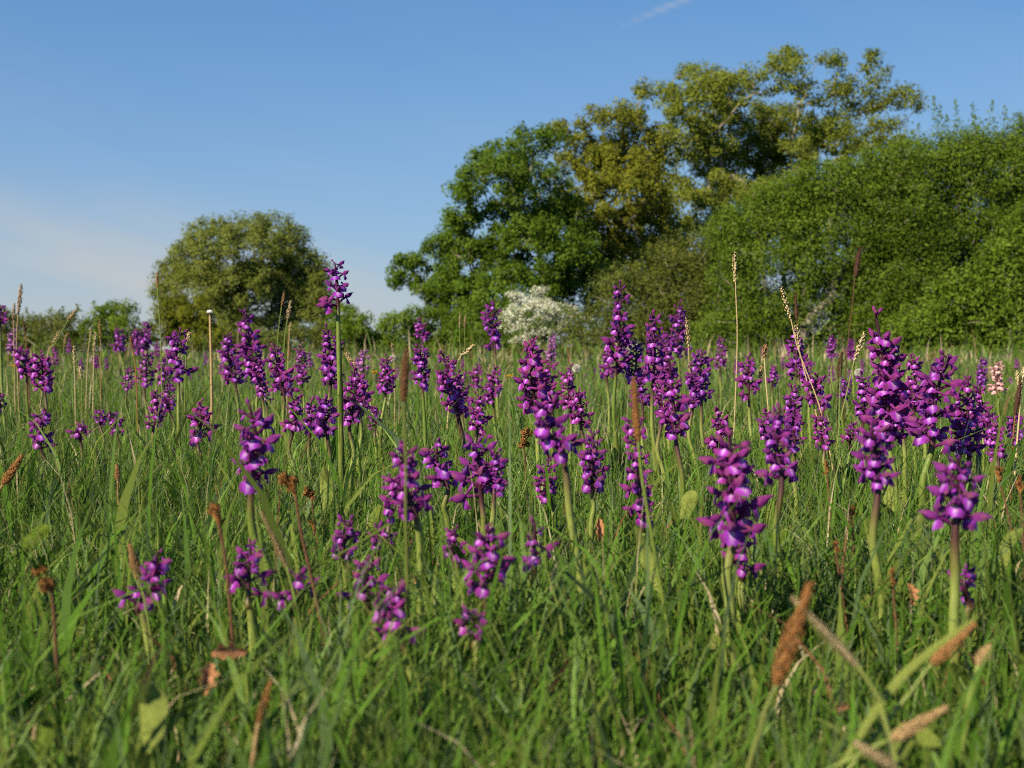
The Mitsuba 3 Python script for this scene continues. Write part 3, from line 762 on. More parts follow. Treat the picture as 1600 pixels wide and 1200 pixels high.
# nearest plants
O('big near orchid, thick spike of many flowers, second from the front right', (1140, 678), (1146, 838), (1141, 955), 96, 2, 1.15, 0.25, 1, thick=1.25)
O('near orchid with loose spike on a purple stalk, lowest at the right front', (1497, 718), (1493, 826), (1490, 990), 88, 1, 0.95, 0.36, 1, thick=1.15)
O('near orchid right of centre with violet lips, tall dark stalk catching little sun', (1362, 668), (1372, 768), (1375, 925), 74, 1, 1.1, 0.38, 1, thick=1.15)
O('near orchid with clean curved stalk just left of the thick near spike', (1219, 636), (1222, 755), (1220, 900), 66, 1, 1.05, 0.36, 1)
O('near orchid left of centre with wide loose flowers and stalk leaning right', (390, 632), (393, 762), (424, 905), 84, 1, 0.85, 0.25, 1, thick=1.15)
O('near central orchid above a long bare stalk leaning right', (868, 630), (880, 715), (906, 898), 74, 1, 1.15, 0.35, 0)
O('near orchid with dark upright spike and low straggling flowers, centre left', (632, 690), (650, 808), (656, 940), 66, 2, 1.1, 0.15, 1)
O('low near orchid in the grass directly behind the thickest near stalk', (1150, 815), (1160, 900), (1158, 930), 58, 2, 0.9, 0.3)
O('low broken orchid half hidden behind the front right stalk', (1508, 890), (1512, 938), (1510, 965), 56, 1, 0.6, 0.4)
O('small orchid with five or six spread flowers above a short pale stalk', (836, 816), (835, 893), (832, 962), 58, 2, 0.5, 0.15, n=7)
O('low orchid with bright pale lips in the grass, front centre', (760, 820), (756, 928), (764, 985), 74, 2, 0.8, 0.4)
O('lowest orchid of all, magenta spike deep in the front grass', (630, 916), (628, 1002), (636, 1030), 72, 3, 1.0, 0.3)
O('small narrow orchid just left of the lowest magenta one', (571, 878), (574, 945), (584, 975), 42, 2, 0.9, 0.5)
O('tiny orchid deep in grass right of the lowest magenta one', (739, 957), (742, 996), (745, 1015), 36, 2, 0.8, 0.4)
O('slanting orchid deep in grass at the front left', (246, 862), (216, 948), (226, 975), 66, 2, 0.7, 0.4)
O('orchid deep in grass at the foot of the near leaning left orchid', (393, 850), (388, 930), (392, 965), 54, 2, 0.8, 0.3)
O('faint orchid behind grass blades, right of the near leaning stalk', (458, 893), (460, 945), (464, 970), 46, 2, 0.5, 0.4)
O('low violet orchid in grass, left of centre', (546, 815), (535, 874), (540, 905), 54, 1, 0.8, 0.4)
O('very small orchid in grass beside the low violet one', (590, 826), (588, 860), (590, 885), 34, 2, 0.8, 0.4)
O('low orchid left of the bright lipped one, tips in the grass', (712, 826), (708, 880), (712, 905), 46, 2, 0.9, 0.3)
# middle distance, from the left
O('orchid spike cut by the left edge above the hedge foot', (1, 480), (0, 506), (9, 690), 30, 1, 1.0, 0.15)
O('lower orchid spike cut by the left edge', (-4, 612), (-3, 645), (-2, 690), 40, 2, 1.0, 0.3)
O('pale pinkish thin orchid behind the pair at the far left', (22, 515), (20, 556), (24, 616), 24, 5, 1.0, 0.3)
O('left one of a touching pair of orchids near the left edge', (30, 545), (42, 590), (47, 665), 36, 2, 1.1, 0.4, 1)
O('right one of a touching pair of orchids near the left edge', (64, 553), (70, 612), (80, 672), 46, 2, 1.15, 0.6)
O('orchid low in the grass below the left pair', (72, 640), (64, 703), (66, 735), 46, 1, 0.9, 0.4)
O('stubby orchid low in grass, right of the one below the left pair', (130, 663), (126, 690), (128, 722), 36, 2, 1.0, 0.4)
O('small dark orchid with leaning tip, first of two close together low left', (153, 642), (156, 664), (160, 712), 26, 1, 1.0, 0.4)
O('small dark orchid, second of two close together low left', (172, 643), (183, 680), (186, 712), 30, 2, 1.0, 0.4)
O('compact orchid before the hedge with flat top, left', (184, 514), (188, 550), (196, 612), 32, 1, 1.2, 0.2)
O('left orchid of a touching far pair left of the white tipped stalk', (212, 514), (214, 550), (220, 618), 24, 1, 1.1, 0.2)
O('right taller orchid of a touching far pair left of the white tipped stalk', (231, 502), (230, 548), (236, 618), 25, 1, 1.1, 0.2)
O('orchid with sparse spike under the far touching pair', (230, 550), (226, 602), (232, 660), 34, 2, 0.9, 0.5)
O('small side orchid left of the sparse spike under the far pair', (200, 574), (199, 610), (203, 655), 22, 2, 0.9, 0.4)
O('orchid with bright lips, low, left of the pale stemmed orchid', (242, 612), (240, 668), (244, 712), 36, 2, 1.0, 0.4)
O('orchid with dense spike on a long pale green stem, left', (281, 515), (279, 596), (280, 704), 50, 1, 0.85, 0.15, 1)
O('dark short orchid right of the pale green stem', (312, 628), (309, 695), (314, 728), 50, 3, 0.9, 0.5)
O('tall orchid leaning right with slender tip before the round oak', (379, 485), (402, 600), (405, 672), 44, 1, 0.95, 0.3)
O('orchid just left of the slender tipped leaning one', (356, 520), (368, 602), (374, 680), 42, 1, 1.1, 0.3)
O('dense orchid between the leaning one and the tallest, left centre', (428, 540), (444, 618), (446, 700), 48, 2, 1.0, 0.3)
O('small orchid behind the dense left centre one', (468, 540), (472, 600), (474, 655), 26, 2, 1.2, 0.3)
O('short orchid left of the dense left centre one', (414, 603), (416, 628), (418, 680), 24, 1, 1.0, 0.4)
O('orchid with spread flowers below the dense left centre one', (455, 615), (457, 678), (460, 735), 44, 2, 0.8, 0.4)
O('tallest orchid, spike alone against the sky on a long stem', (523, 410), (528, 480), (534, 768), 52, 1, 0.8, 0.06, 2, bud=0.1)
O('orchid left of the tallest stem with bright lips', (510, 512), (516, 604), (512, 765), 44, 1, 1.0, 0.15, 1)
O('orchid with big violet lips in front below the tallest stem', (510, 620), (512, 684), (511, 785), 50, 1, 1.15, 0.35, 1)
O('orchid crossing behind the foot of the tallest stem', (553, 573), (546, 668), (548, 745), 52, 2, 1.0, 0.3)
O('small pale orchid behind, right of the tallest stem', (571, 546), (568, 582), (572, 640), 26, 5, 0.9, 0.3)
O('neat oval orchid on a curved pale stem, right of the tallest stem', (604, 556), (603, 618), (595, 700), 32, 2, 1.2, 0.1, 1)
O('little orchid low between the tallest stem and the oval one', (585, 637), (586, 667), (588, 705), 24, 1, 1.0, 0.4)
O('little round topped orchid against the far green bush', (655, 500), (660, 531), (666, 640), 26, 2, 1.3, 0.2)
O('orchid below the round topped one on a long stem', (657, 537), (660, 606), (665, 720), 36, 1, 1.0, 0.15, 1)
O('dark thick stemmed orchid leaning left, centre', (692, 553), (716, 652), (727, 715), 54, 2, 1.05, 0.9, thick=1.3)
O('far orchid between the dark thick stem and the white hawthorn', (746, 569), (746, 606), (748, 645), 26, 3, 1.0, 0.3)
O('tall orchid standing before the white hawthorn, left side', (770, 474), (773, 542), (778, 655), 40, 1, 0.85, 0.3, 1)
O('orchid under the one before the white hawthorn', (775, 573), (771, 630), (776, 690), 34, 2, 1.0, 0.3)
O('orchid right of the dark thick stem, low', (747, 617), (745, 680), (748, 728), 46, 2, 0.9, 0.4)
O('wide orchid right of the dark near spike, centre', (684, 692), (700, 762), (700, 822), 64, 1, 0.95, 0.3, 1)
O('wide loose orchid right in the centre above the grass', (744, 694), (752, 782), (756, 838), 80, 1, 0.9, 0.4)
O('dense cone shaped orchid right of the white hawthorn', (833, 530), (838, 645), (842, 745), 62, 3, 1.1, 0.2, 1)
O('slim pale lilac orchid in front of the white hawthorn', (866, 521), (862, 563), (866, 620), 20, 5, 1.0, 0.2)
O('orchid with drooping side, right of the dense cone shaped one', (890, 571), (892, 642), (890, 720), 38, 3, 0.9, 0.3)
O('orchid right of the central bare stalk, many lips', (928, 674), (926, 770), (924, 822), 52, 1, 1.05, 0.15)
O('small orchid left of the central bare stalk', (858, 712), (860, 780), (862, 815), 38, 2, 0.8, 0.3)
O('tall tapering orchid with pointed tip, right of the hawthorn', (968, 441), (962, 588), (965, 702), 50, 1, 0.75, 0.05, 1)
O('broad tall orchid right of the tapering pointed one', (1017, 489), (1020, 604), (1028, 735), 52, 1, 0.85, 0.3, 1)
O('narrow tall orchid behind the broad tall one, before the thicket', (1062, 472), (1060, 556), (1074, 670), 38, 1, 0.95, 0.1)
O('dark stalked orchid with big lips under the narrow tall one', (1045, 560), (1056, 688), (1068, 805), 56, 2, 0.95, 0.45, 1)
O('dark violet orchid right of the dark stalked one', (1098, 549), (1096, 628), (1100, 710), 46, 0, 1.0, 0.4)
O('thin far orchid against the olive thicket with three side flowers', (1124, 526), (1125, 576), (1126, 630), 22, 2, 0.8, 0.4)
O('orchid between the broad tall one and the long low spike', (1002, 590), (1004, 636), (1006, 720), 38, 1, 0.9, 0.3)
O('long low orchid spike behind the blurred brown seed head', (990, 628), (1002, 818), (1004, 850), 56, 2, 0.7, 0.3)
O('magenta orchid just behind the thick near spike', (1122, 644), (1120, 706), (1124, 770), 54, 3, 1.0, 0.3)
O('orchid half way to the thicket, flat topped, right of centre', (1170, 556), (1170, 616), (1174, 692), 42, 2, 0.9, 0.3)
O('orchid with pale lips behind crossing straw stems', (1242, 519), (1248, 592), (1253, 705), 40, 1, 0.9, 0.1, 1)
O('small orchid left of the one behind the straw stems', (1206, 570), (1206, 602), (1208, 660), 24, 2, 0.9, 0.3)
O('orchid below the pale lipped one, among straw stems', (1236, 600), (1232, 690), (1234, 745), 40, 1, 0.9, 0.3)
O('orchid right of the crossing straw stems', (1278, 583), (1280, 642), (1282, 715), 46, 2, 0.85, 0.3)
O('little dark orchid right of the straw stems', (1316, 592), (1318, 624), (1320, 690), 26, 0, 0.9, 0.4)
O('far narrow orchid under the dark tall seed head, left of two', (1300, 524), (1300, 560), (1303, 616), 20, 1, 1.3, 0.3)
O('far narrow orchid under the dark tall seed head, right of two', (1332, 528), (1332, 562), (1334, 616), 20, 1, 1.3, 0.3)
O('orchid low right of the straw stems with forked spike', (1287, 644), (1288, 702), (1291, 745), 40, 2, 0.8, 0.3)
O('small orchid between forked spike and the tall dense spike', (1330, 658), (1328, 692), (1330, 740), 24, 2, 0.8, 0.4)
O('largest densest orchid spike with one bent bud on its bare tip', (1368, 490), (1388, 690), (1400, 785), 76, 2, 1.25, 0.12, 1, gap=0.13, bud=0.1, thick=1.2)
O('orchid tucked behind the right side of the densest spike', (1424, 553), (1428, 642), (1432, 745), 42, 2, 0.95, 0.3)
O('broad orchid with pale lilac lips on a thick pale stem, right', (1482, 553), (1456, 700), (1441, 800), 76, 1, 1.0, 0.08, 1, thick=1.35)
O('dense orchid behind the broad pale lipped one', (1512, 590), (1514, 712), (1514, 790), 56, 2, 1.1, 0.3)
O('slim deep violet orchid beside the pale pink orchid', (1537, 558), (1534, 604), (1538, 660), 22, 0, 1.4, 0.2)
O('pale pink orchid, the only one of that colour', (1560, 565), (1561, 614), (1563, 664), 29, 4, 1.2, 0.0)
O('orchid low at the right edge below the pink one', (1556, 668), (1560, 722), (1562, 770), 38, 2, 0.9, 0.3)
O('last orchid at the right edge, cut by a dark seed head', (1588, 648), (1586, 690), (1590, 735), 38, 1, 0.9, 0.3)
# more of the crowded middle band
O('orchid leaning out to the right of the wide loose central one', (776, 706), (772, 775), (768, 840), 50, 1, 0.9, 0.3)
O('orchid in the dark left flank of the dark upright central spike', (606, 745), (610, 812), (618, 870), 40, 2, 0.8, 0.4)
O('orchid filling the gap between the leaning slender one and the dense left centre one', (404, 560), (410, 618), (412, 700), 34, 2, 1.0, 0.3)
O('orchid low behind the big violet lips below the tallest stem', (486, 625), (484, 680), (486, 740), 38, 2, 0.9, 0.4)
O('upper orchid right behind the foot of the tallest stem', (560, 585), (562, 640), (560, 715), 36, 1, 1.0, 0.3)
O('orchid close behind the dark thick stem on its right', (716, 580), (722, 640), (724, 690), 34, 2, 1.0, 0.4)
O('orchid right behind the dense cone shaped one', (858, 566), (862, 640), (866, 730), 42, 3, 1.0, 0.2)
O('orchid low behind the central bare stalk, on its right', (905, 610), (908, 668), (910, 745), 40, 2, 0.9, 0.3)
O('orchid at the left foot of the tall tapering one', (950, 545), (948, 590), (952, 668), 30, 2, 0.9, 0.3)
O('orchid overlapping the broad tall one on its left', (992, 530), (990, 600), (994, 700), 38, 0, 1.0, 0.3)
O('orchid overlapping the broad tall one on its right', (1040, 520), (1040, 596), (1046, 700), 38, 1, 1.0, 0.3)
O('dark orchid low behind the dark stalked one, on its left', (1030, 600), (1034, 660), (1038, 745), 40, 2, 0.9, 0.4)
O('orchid between the dark violet one and the dark stalked one', (1080, 575), (1082, 640), (1086, 720), 36, 1, 1.0, 0.3)
O('orchid directly behind the clean curved stalk orchid', (1240, 640), (1242, 700), (1244, 780), 38, 1, 0.9, 0.3)
O('orchid left of the clean curved stalk orchid, half behind it', (1196, 640), (1198, 690), (1202, 770), 34, 2, 0.9, 0.4)
O('orchid behind the straw stems, between two pale lipped ones', (1262, 560), (1264, 612), (1266, 690), 32, 2, 1.0, 0.3)
O('orchid low on the left flank of the densest spike', (1346, 580), (1348, 660), (1352, 745), 42, 1, 1.0, 0.3)
O('orchid on the right flank of the densest spike, lower', (1408, 600), (1410, 672), (1414, 760), 44, 2, 1.0, 0.3)
O('orchid between the densest spike and the broad pale lipped one', (1446, 590), (1444, 650), (1446, 735), 40, 1, 1.0, 0.3)
O('orchid right against the broad pale lipped one, lower', (1500, 640), (1498, 714), (1500, 790), 46, 1, 0.95, 0.3)
O('orchid behind the slim deep violet one, lower', (1532, 604), (1534, 670), (1538, 740), 38, 2, 1.0, 0.3)
O('orchid low between the right edge and the dense right cluster', (1545, 640), (1548, 696), (1550, 765), 40, 2, 0.9, 0.3)
O('small orchid between far touching pair and the pale green stem', (254, 560), (256, 604), (258, 665), 26, 2, 1.0, 0.3)
O('orchid half behind the orchid with pale green stem, on its left', (264, 600), (264, 640), (266, 695), 28, 1, 0.9, 0.4)
# the far ones, alike
rf = np.random.default_rng(77)
FAR = [(85, 540, 14, 'small far orchid between the slanting ears before the left hedge'), (107, 530, 11, 'tiny bright far orchid right of the slanting ears before the left hedge'),
       (150, 553, 14, 'blurred far orchid before the hedge hump, under the pale knobbly ear'), (247, 534, 12, 'tiny far orchid left of the purple tan ear by the round oak'),
       (318, 548, 9, 'tiny far orchid just left of the white tipped brown stalk'), (168, 556, 9, 'faint tiny far orchid right of the pale knobbly ear'),
       (128, 560, 10, 'faint tiny far orchid left of the pale knobbly ear'), (290, 560, 9, 'tiny far orchid behind the top of the pale green stemmed orchid'),
       (345, 566, 9, 'tiny far orchid just right of the white tipped brown stalk'), (486, 548, 12, 'tiny far orchid under the right half of the round oak'),
       (556, 556, 10, 'tiny far orchid a little right of the tallest stem'), (622, 572, 10, 'tiny far orchid right of the neat oval orchid'),
       (640, 580, 10, 'tiny far orchid behind the blurred brown foxtail head'), (723, 560, 9, 'tiny far orchid under the pair of thin pale ears'),
       (812, 578, 9, 'tiny far orchid below the left end of the white hawthorn'), (1150, 560, 11, 'tiny far orchid at the stalk of the tall pale straw ear'),
       (1190, 540, 9, 'tiny far orchid beside the brown ear with curled tip'), (1225, 556, 9, 'tiny far orchid left of the crossing straw stems'),
       (1300, 572, 15, 'far orchid right below the left one of the two far narrow orchids'), (1326, 575, 13, 'far orchid right below the right one of the two far narrow orchids'),
       (1345, 560, 10, 'tiny far orchid by the straw ear left of the densest spike'), (1455, 575, 10, 'tiny far orchid behind the tip of the broad pale lipped orchid'),
       (1590, 560, 10, 'tiny far orchid right of the pale pink one'), (1420, 590, 10, 'tiny far orchid behind the right side of the densest spike'),
       (917, 590, 9, 'tiny far orchid right of the dandelion clock by the drooping orchid'), (1575, 590, 12, 'far orchid low beside the stem of the pale pink one'),
       (945, 596, 8, 'tiniest far orchid left of the tall tapering orchid foot'), (704, 584, 8, 'tiny far orchid behind the dark thick stemmed orchid'),
       (60, 565, 10, 'tiny far orchid behind the touching pair at the left edge'), (452, 575, 9, 'tiny far orchid behind the dense left centre orchid'),
       (930, 575, 8, 'tiny far orchid before the olive thicket, left of the tall tapering orchid')]
for (x, y, w, said) in FAR:
    d = 2198 * 0.030 / w
    base = HORIZON + (EYE - TURF) * F / d
    sp = w * rf.uniform(1.6, 2.4)
    x += rf.uniform(-3, 3)
    O(said, (x, y), (x + 1, min(y + sp, base - 2)), (x + rf.uniform(-3, 3), base), w, int(rf.integers(1, 4)), 0.8, 0.3,
      group='tiny far orchids in the meadow', dist=d)


# ------------------------------------------------------------------ small broad leaves low in the turf
rg = np.random.default_rng(404)
lx, ly = scatter(520, 0.42, 2.6, 0.3, rg)
m = MB()
for x, y in zip(lx, ly):
    lv, lf = blade_leaf(np.array([x, y, rg.uniform(0.004, 0.022)]), rg.uniform(0, 6.28), rg.uniform(0.016, 0.042), rg.uniform(0.006, 0.013), rg.uniform(0.3, 1.3), rg.uniform(0.2, 1.1))
    m.add(lv, lf, (0.0, rg.uniform(0, 0.8)))
scene['herb_leaves'] = m.ply('sheath_green', smooth=True)
tag('herb_leaves', 'small broad herb leaves scattered low among the turf blades', 'leaves', None, 'stuff')


# ------------------------------------------------------------------ seed heads, dead leaves and other small plants
def scales(axis, rad, n, length, width, splay, kind, rng, light=0.5):
    """Chaff scales set spirally round an axis: how ears, catkin-like spikes and seed heads are built."""
    cum = np.linspace(0, 1, len(axis))
    t = np.linspace(0.0, 1.0, n) + rng.normal(0, 0.3 / n, n)
    t = np.clip(t, 0, 1)
    p = np.stack([np.interp(t, cum, axis[:, k]) for k in range(3)], 1)
    ax = norm(axis[-1] - axis[0])
    ref = np.array([1.0, 0, 0]) if abs(ax[0]) < 0.7 else np.array([0, 1.0, 0])
    a = norm(np.cross(ax, ref))
    b = np.cross(ax, a)
    ph = np.arange(n) * 2.39996 + rng.normal(0, 0.3, n)
    o = np.cos(ph)[:, None] * a + np.sin(ph)[:, None] * b
    sd = np.cross(ax, o)
    r = np.interp(t, np.linspace(0, 1, len(rad)), rad)[:, None]
    L = length * rng.uniform(0.7, 1.3, (n, 1)) * np.clip(0.25 + 0.75 * r / max(np.max(rad), 1e-9), 0.25, 1)
    sp = splay * rng.uniform(0.6, 1.4, (n, 1))
    foot = p + o * r * 0.35
    d = norm(ax * np.cos(sp) + o * np.sin(sp))
    mid = foot + d * L * 0.5 + o * width * 0.25
    v = np.stack([foot, mid + sd * width / 2, foot + d * L, mid - sd * width / 2, mid + o * width * 0.35], 1)
    f = (np.array([[0, 1, 4], [1, 2, 4], [2, 3, 4], [3, 0, 4]])[None] + (np.arange(n) * 5)[:, None, None]).reshape(-1, 3)
    lt = np.clip(light + rng.normal(0, 0.22, n), 0, 1)
    uv = np.stack([np.full(5 * n, kind), np.repeat(lt, 5)], 1)
    return v.reshape(-1, 3), f, uv


def stalk(name, cat, label, kind, pts, w, colour, dist=None, stem=None, light=0.5, stem_w=None, hue=0.5, group=None, green=False):
    """pts: where the photograph shows the head's tip, the head's foot, points on the stalk and the stalk's foot in the turf; w: the head's width."""
    rng = np.random.default_rng(int(pts[0][0] * 11 + pts[0][1] * 3))
    key = fresh(name)
    tag(key, label, cat, group)
    d = dist or ground_distance(pts[-1][1])
    P = np.array([at(*q, d) for q in pts])
    px = d / F
    foot = P[-1] + norm(P[-1] - P[-2]) * (P[-1][2] + 0.005) / max(0.35, -norm(P[-1] - P[-2])[2])
    foot[2] = -0.005
    line = curve(np.vstack([foot, P[:0:-1]]), 22)
    sw = (stem_w or 2.2) * px / 2
    v, f, t = tube(line, np.linspace(sw * 1.15, sw * 0.8, len(line)), 5, True)
    if green:
        scene[f'{key}__stem'] = mikit.ply((v, f), 'stem_green', smooth=True, uv=np.stack([0 * t + (0.0 if green is True else green), 0 * t + hue], 1))
    else:
        scene[f'{key}__stem'] = mikit.ply((v, f), 'seed', smooth=True, uv=np.stack([0 * t + (colour if stem is None else stem), 0 * t + hue], 1))
    head = MB()
    ax = curve(np.vstack([P[1], (P[0] + P[1]) / 2 + rng.normal(0, 0.3 * px, 3), P[0]]), 9)
    ln = np.linalg.norm(P[0] - P[1])
    R0 = w * px / 2
    if kind == 'ear':                                             # open ear of pale spikelets
        head.add(*scales(ax, [0.5 * R0, R0, 0.9 * R0, 0.3 * R0], int(14 + ln / 0.0011), max(ln * 0.14, 0.005), R0 * 0.75, 0.38, colour, rng, light))
        v, f, t = tube(ax, [sw * 0.8] * 8 + [sw * 0.3], 4, True)
        head.add(v, f, np.stack([0 * t + colour, 0 * t + light], 1))
    elif kind == 'spike':                                         # dense cylinder of chaff
        prof = np.array([0.5, 0.85, 1.0, 0.92, 0.78, 0.62, 0.40, 0.30, 0.22]) if name == 'sedge_spike' else np.array([0.45, 0.85, 1.0, 1.0, 0.95, 0.85, 0.7, 0.5, 0.25])
        prof = prof * (1 + 0.12 * rng.standard_normal(9))
        fuzz = name == 'sedge_spike'
        v, f, t = tube(ax, R0 * (0.5 if fuzz else 0.72) * prof, 8, True)
        head.add(v, f, np.stack([0 * t + colour, 0 * t + light * 0.7], 1))
        head.add(*scales(ax, R0 * prof * 1.5, int(min(420, 60 + 5.0 * ln * 2 * math.pi * R0 / (R0 * 0.34) ** 2 * 0.2)), R0 * (1.25 if fuzz else 0.75), R0 * (0.36 if fuzz else 0.5), 0.6 if fuzz else 0.75, colour, rng, light))
        if fuzz:                                                  # pale anthers standing out between the scales
            head.add(*scales(ax, R0 * prof * 1.9, 110, R0 * 0.9, R0 * 0.16, 1.0, max(0.0, colour - 0.35), rng, 0.75))
    else:                                                         # woodrush: a few round clusters of brown flowers
        for q in range(9):
            c = ax[int(rng.integers(0, 9))] + rng.normal(0, 1, 3) * R0 * 0.42
            a2 = np.array([c - [0, 0, R0 * 0.35], c, c + [0, 0, R0 * 0.35]])
            head.add(*scales(a2, [R0 * 0.3] * 3, 40, R0 * 0.55, R0 * 0.34, 1.0, colour, rng, light))
            v, f, t = tube(np.array([P[1], (P[1] + c) / 2 + [0, 0, 0.1 * R0], c]), [sw * 0.6] * 3, 4, False)
            head.add(v, f, np.stack([0 * t + colour, 0 * t + light * 0.8], 1))
    scene[f'{key}__seed_head'] = head.ply('seed')
    return key


G = lambda label, kind, pts, w, colour, **k: stalk('grass_stalk', 'grass stalk', label, kind, pts, w, colour, **k)
G('tall pale straw grass ear standing alone against the green thicket', 'ear', [(1148, 396), (1149, 442), (1152, 520), (1150, 600), (1146, 690)], 8, 0.12, light=0.7, stem=0.12, hue=0.5, stem_w=2.0)
G('tall dark brown foxtail head on a wiry curved stem before the thicket', 'spike', [(1344, 386), (1336, 434), (1330, 490), (1322, 570), (1318, 690)], 8, 1.0, light=0.6, stem=0.9, hue=0.5, stem_w=1.8)
G('straw ear leaning left, its bent stem crossing the pale lipped orchid', 'ear', [(1221, 449), (1236, 500), (1248, 548), (1282, 640), (1302, 735)], 8, 0.14, light=0.7, hue=0.5, stem_w=2.3)
G('dark thin seed head just right of the leaning straw ear', 'spike', [(1243, 456), (1245, 500), (1244, 560), (1243, 620), (1242, 720)], 6, 0.9, light=0.5, stem_w=1.8)
G('second straw ear low on the crossing stems, upright', 'ear', [(1244, 508), (1249, 548), (1262, 600), (1276, 650), (1290, 715)], 9, 0.1, light=0.75, stem_w=2.2)
G('straw ear slanting right beside the densest orchid spike', 'ear', [(1351, 521), (1334, 566), (1324, 610), (1311, 670), (1306, 730)], 9, 0.08, light=0.75, hue=0.6, stem_w=2.4, green=True)
G('short dark brown head among orchids below the tall foxtail', 'spike', [(1316, 550), (1311, 590), (1309, 630), (1308, 700)], 8, 1.0, light=0.45, stem_w=2)
G('brown ear with curled tip right of centre before the thicket', 'ear', [(1196, 540), (1194, 560), (1197, 600), (1201, 650), (1202, 710)], 9, 0.5, light=0.55, stem_w=2.4, stem=0.1)
G('green grass ear beside the brown curled one', 'ear', [(1191, 570), (1186, 596), (1186, 620), (1187, 690)], 8, 0.3, light=0.5, stem_w=2, green=True)
G('thin tan ear in front of the narrow tall orchid', 'ear', [(1073, 498), (1076, 545), (1077, 580), (1078, 690)], 7, 0.2, light=0.6, stem_w=2)
G('blurred dark brown foxtail head hanging close in front, centre', 'spike', [(635, 545), (630, 628), (634, 720), (634, 830), (640, 1010)], 14, 0.85, dist=0.62, light=0.55, stem=0.8, stem_w=5.5, green=0.35, hue=0.2)
G('blurred green brown spike close in front of the long low orchid', 'spike', [(990, 590), (997, 690), (1003, 745), (1012, 800), (1030, 905)], 14, 0.72, dist=0.68, light=0.42, stem_w=6, green=True, hue=0.25)
G('purple tan grass ear left of the round oak on a thin green stem', 'ear', [(246, 426), (246, 449), (250, 510), (252, 560), (254, 680)], 6, 0.5, light=0.7, stem_w=2, green=True)
G('tall tan ear against the sky at the far left', 'ear', [(33, 446), (28, 492), (26, 540), (30, 650)], 7, 0.3, light=0.6, stem_w=2)
G('shorter tan ear just left of the tall one at the far left', 'ear', [(22, 474), (21, 500), (22, 550), (24, 640)], 7, 0.25, light=0.6, stem_w=1.8)
G('dark brown curved ear at the far left before the hedge', 'ear', [(36, 500), (40, 524), (43, 560), (46, 640)], 5, 0.9, light=0.5, stem_w=2, stem=0.8)
G('slanting ear with long stem leaning right before the left hedge', 'ear', [(120, 484), (106, 500), (90, 530), (72, 565), (58, 650)], 7, 0.25, light=0.65, stem_w=1.8, green=True)
G('lower slanting ear parallel to the long leaning one, left', 'ear', [(94, 517), (82, 538), (74, 556), (62, 640)], 7, 0.2, light=0.6, stem_w=1.8)
G('green slanting ear before the left hedge, right of the parallel pair', 'ear', [(106, 520), (100, 545), (95, 580), (92, 645)], 6, 0.3, light=0.45, stem_w=1.8, green=True)
G('pale slim ear on a thin stem before the hedge hump', 'ear', [(142, 511), (141, 528), (137, 560), (134, 640)], 5, 0.15, light=0.7, stem_w=1.8)
G('pale knobbly ear right of the slim one before the hedge hump', 'ear', [(149, 520), (147, 552), (146, 580), (145, 650)], 6, 0.1, light=0.75, stem_w=1.8)
G('reddish thin ear before the hedge hump', 'ear', [(156, 500), (157, 530), (157, 580), (158, 650)], 5, 0.5, light=0.55, stem_w=1.6)
G('pale ear low in the left meadow on a straight stem', 'ear', [(116, 541), (116, 570), (117, 600), (118, 660)], 6, 0.1, light=0.7, stem_w=1.8)
G('white flecked ear low in the left meadow', 'ear', [(125, 574), (127, 592), (128, 615), (129, 690)], 6, 0.0, light=0.9, stem_w=1.8, green=True)
G('dark stem with slim ear between the far orchids on the left', 'ear', [(204, 527), (207, 548), (212, 580), (216, 690)], 5, 0.7, light=0.45, stem_w=2)
G('straw ear touching the dense spike with pale stem', 'ear', [(297, 520), (292, 536), (290, 570), (288, 690)], 7, 0.1, light=0.7, stem_w=2, green=True)
G('two toned tall ear before the round oak', 'ear', [(455, 470), (449, 500), (444, 540), (440, 660)], 7, 0.2, light=0.65, stem_w=2, green=True)
G('thin brown ear left of the two toned ear before the round oak', 'ear', [(444, 458), (440, 478), (434, 530), (428, 660)], 5, 0.5, light=0.55, stem_w=1.6, green=True)
G('small ear right of the two toned ear', 'ear', [(454, 504), (452, 525), (450, 560), (448, 650)], 5, 0.2, light=0.6, stem_w=1.6)
G('thick tan ear slanting behind the foot of the tallest orchid', 'ear', [(541, 552), (556, 574), (572, 604), (590, 680)], 9, 0.25, light=0.65, stem_w=2.6)
G('thin upright ear before the hedge right of the tallest orchid', 'ear', [(612, 536), (615, 552), (616, 580), (617, 660)], 5, 0.25, light=0.6, stem_w=1.6)
G('thin pale ear before the dark oak foot, first of two', 'ear', [(719, 490), (718, 512), (719, 550), (720, 650)], 4, 0.2, light=0.7, stem_w=1.4, green=True)
G('thin pale ear before the dark oak foot, second of two', 'ear', [(727, 494), (726, 512), (726, 550), (726, 650)], 4, 0.3, light=0.6, stem_w=1.4, green=True)
G('straw ear slanting right between the dark thick stem and white hawthorn', 'ear', [(740, 540), (720, 556), (706, 590), (697, 690)], 8, 0.1, light=0.7, stem_w=2.2)
G('dark seed head slanting at the right edge over the last orchid', 'spike', [(1596, 590), (1586, 648), (1583, 690), (1580, 760)], 9, 0.95, light=0.5, stem_w=2.6, stem=0.8)
G('pale bare straw at the right edge', 'ear', [(1600, 575), (1596, 610), (1590, 680), (1584, 760)], 5, 0.05, light=0.8, stem_w=3)
G('yellowish ear right of the pink orchid', 'ear', [(1590, 580), (1591, 604), (1588, 640), (1586, 700)], 6, 0.1, light=0.65, stem_w=2, green=True)
K = lambda label, kind, pts, w, colour, **k: stalk('sedge_spike', 'sedge', label, kind, pts, w, colour, **k)
K('big blurred orange brown sedge spike close in front at the right', 'spike', [(1266, 914), (1212, 1072), (1196, 1110), (1184, 1150)], 29, 0.62, dist=0.43, light=0.42, stem_w=8, green=0.3)
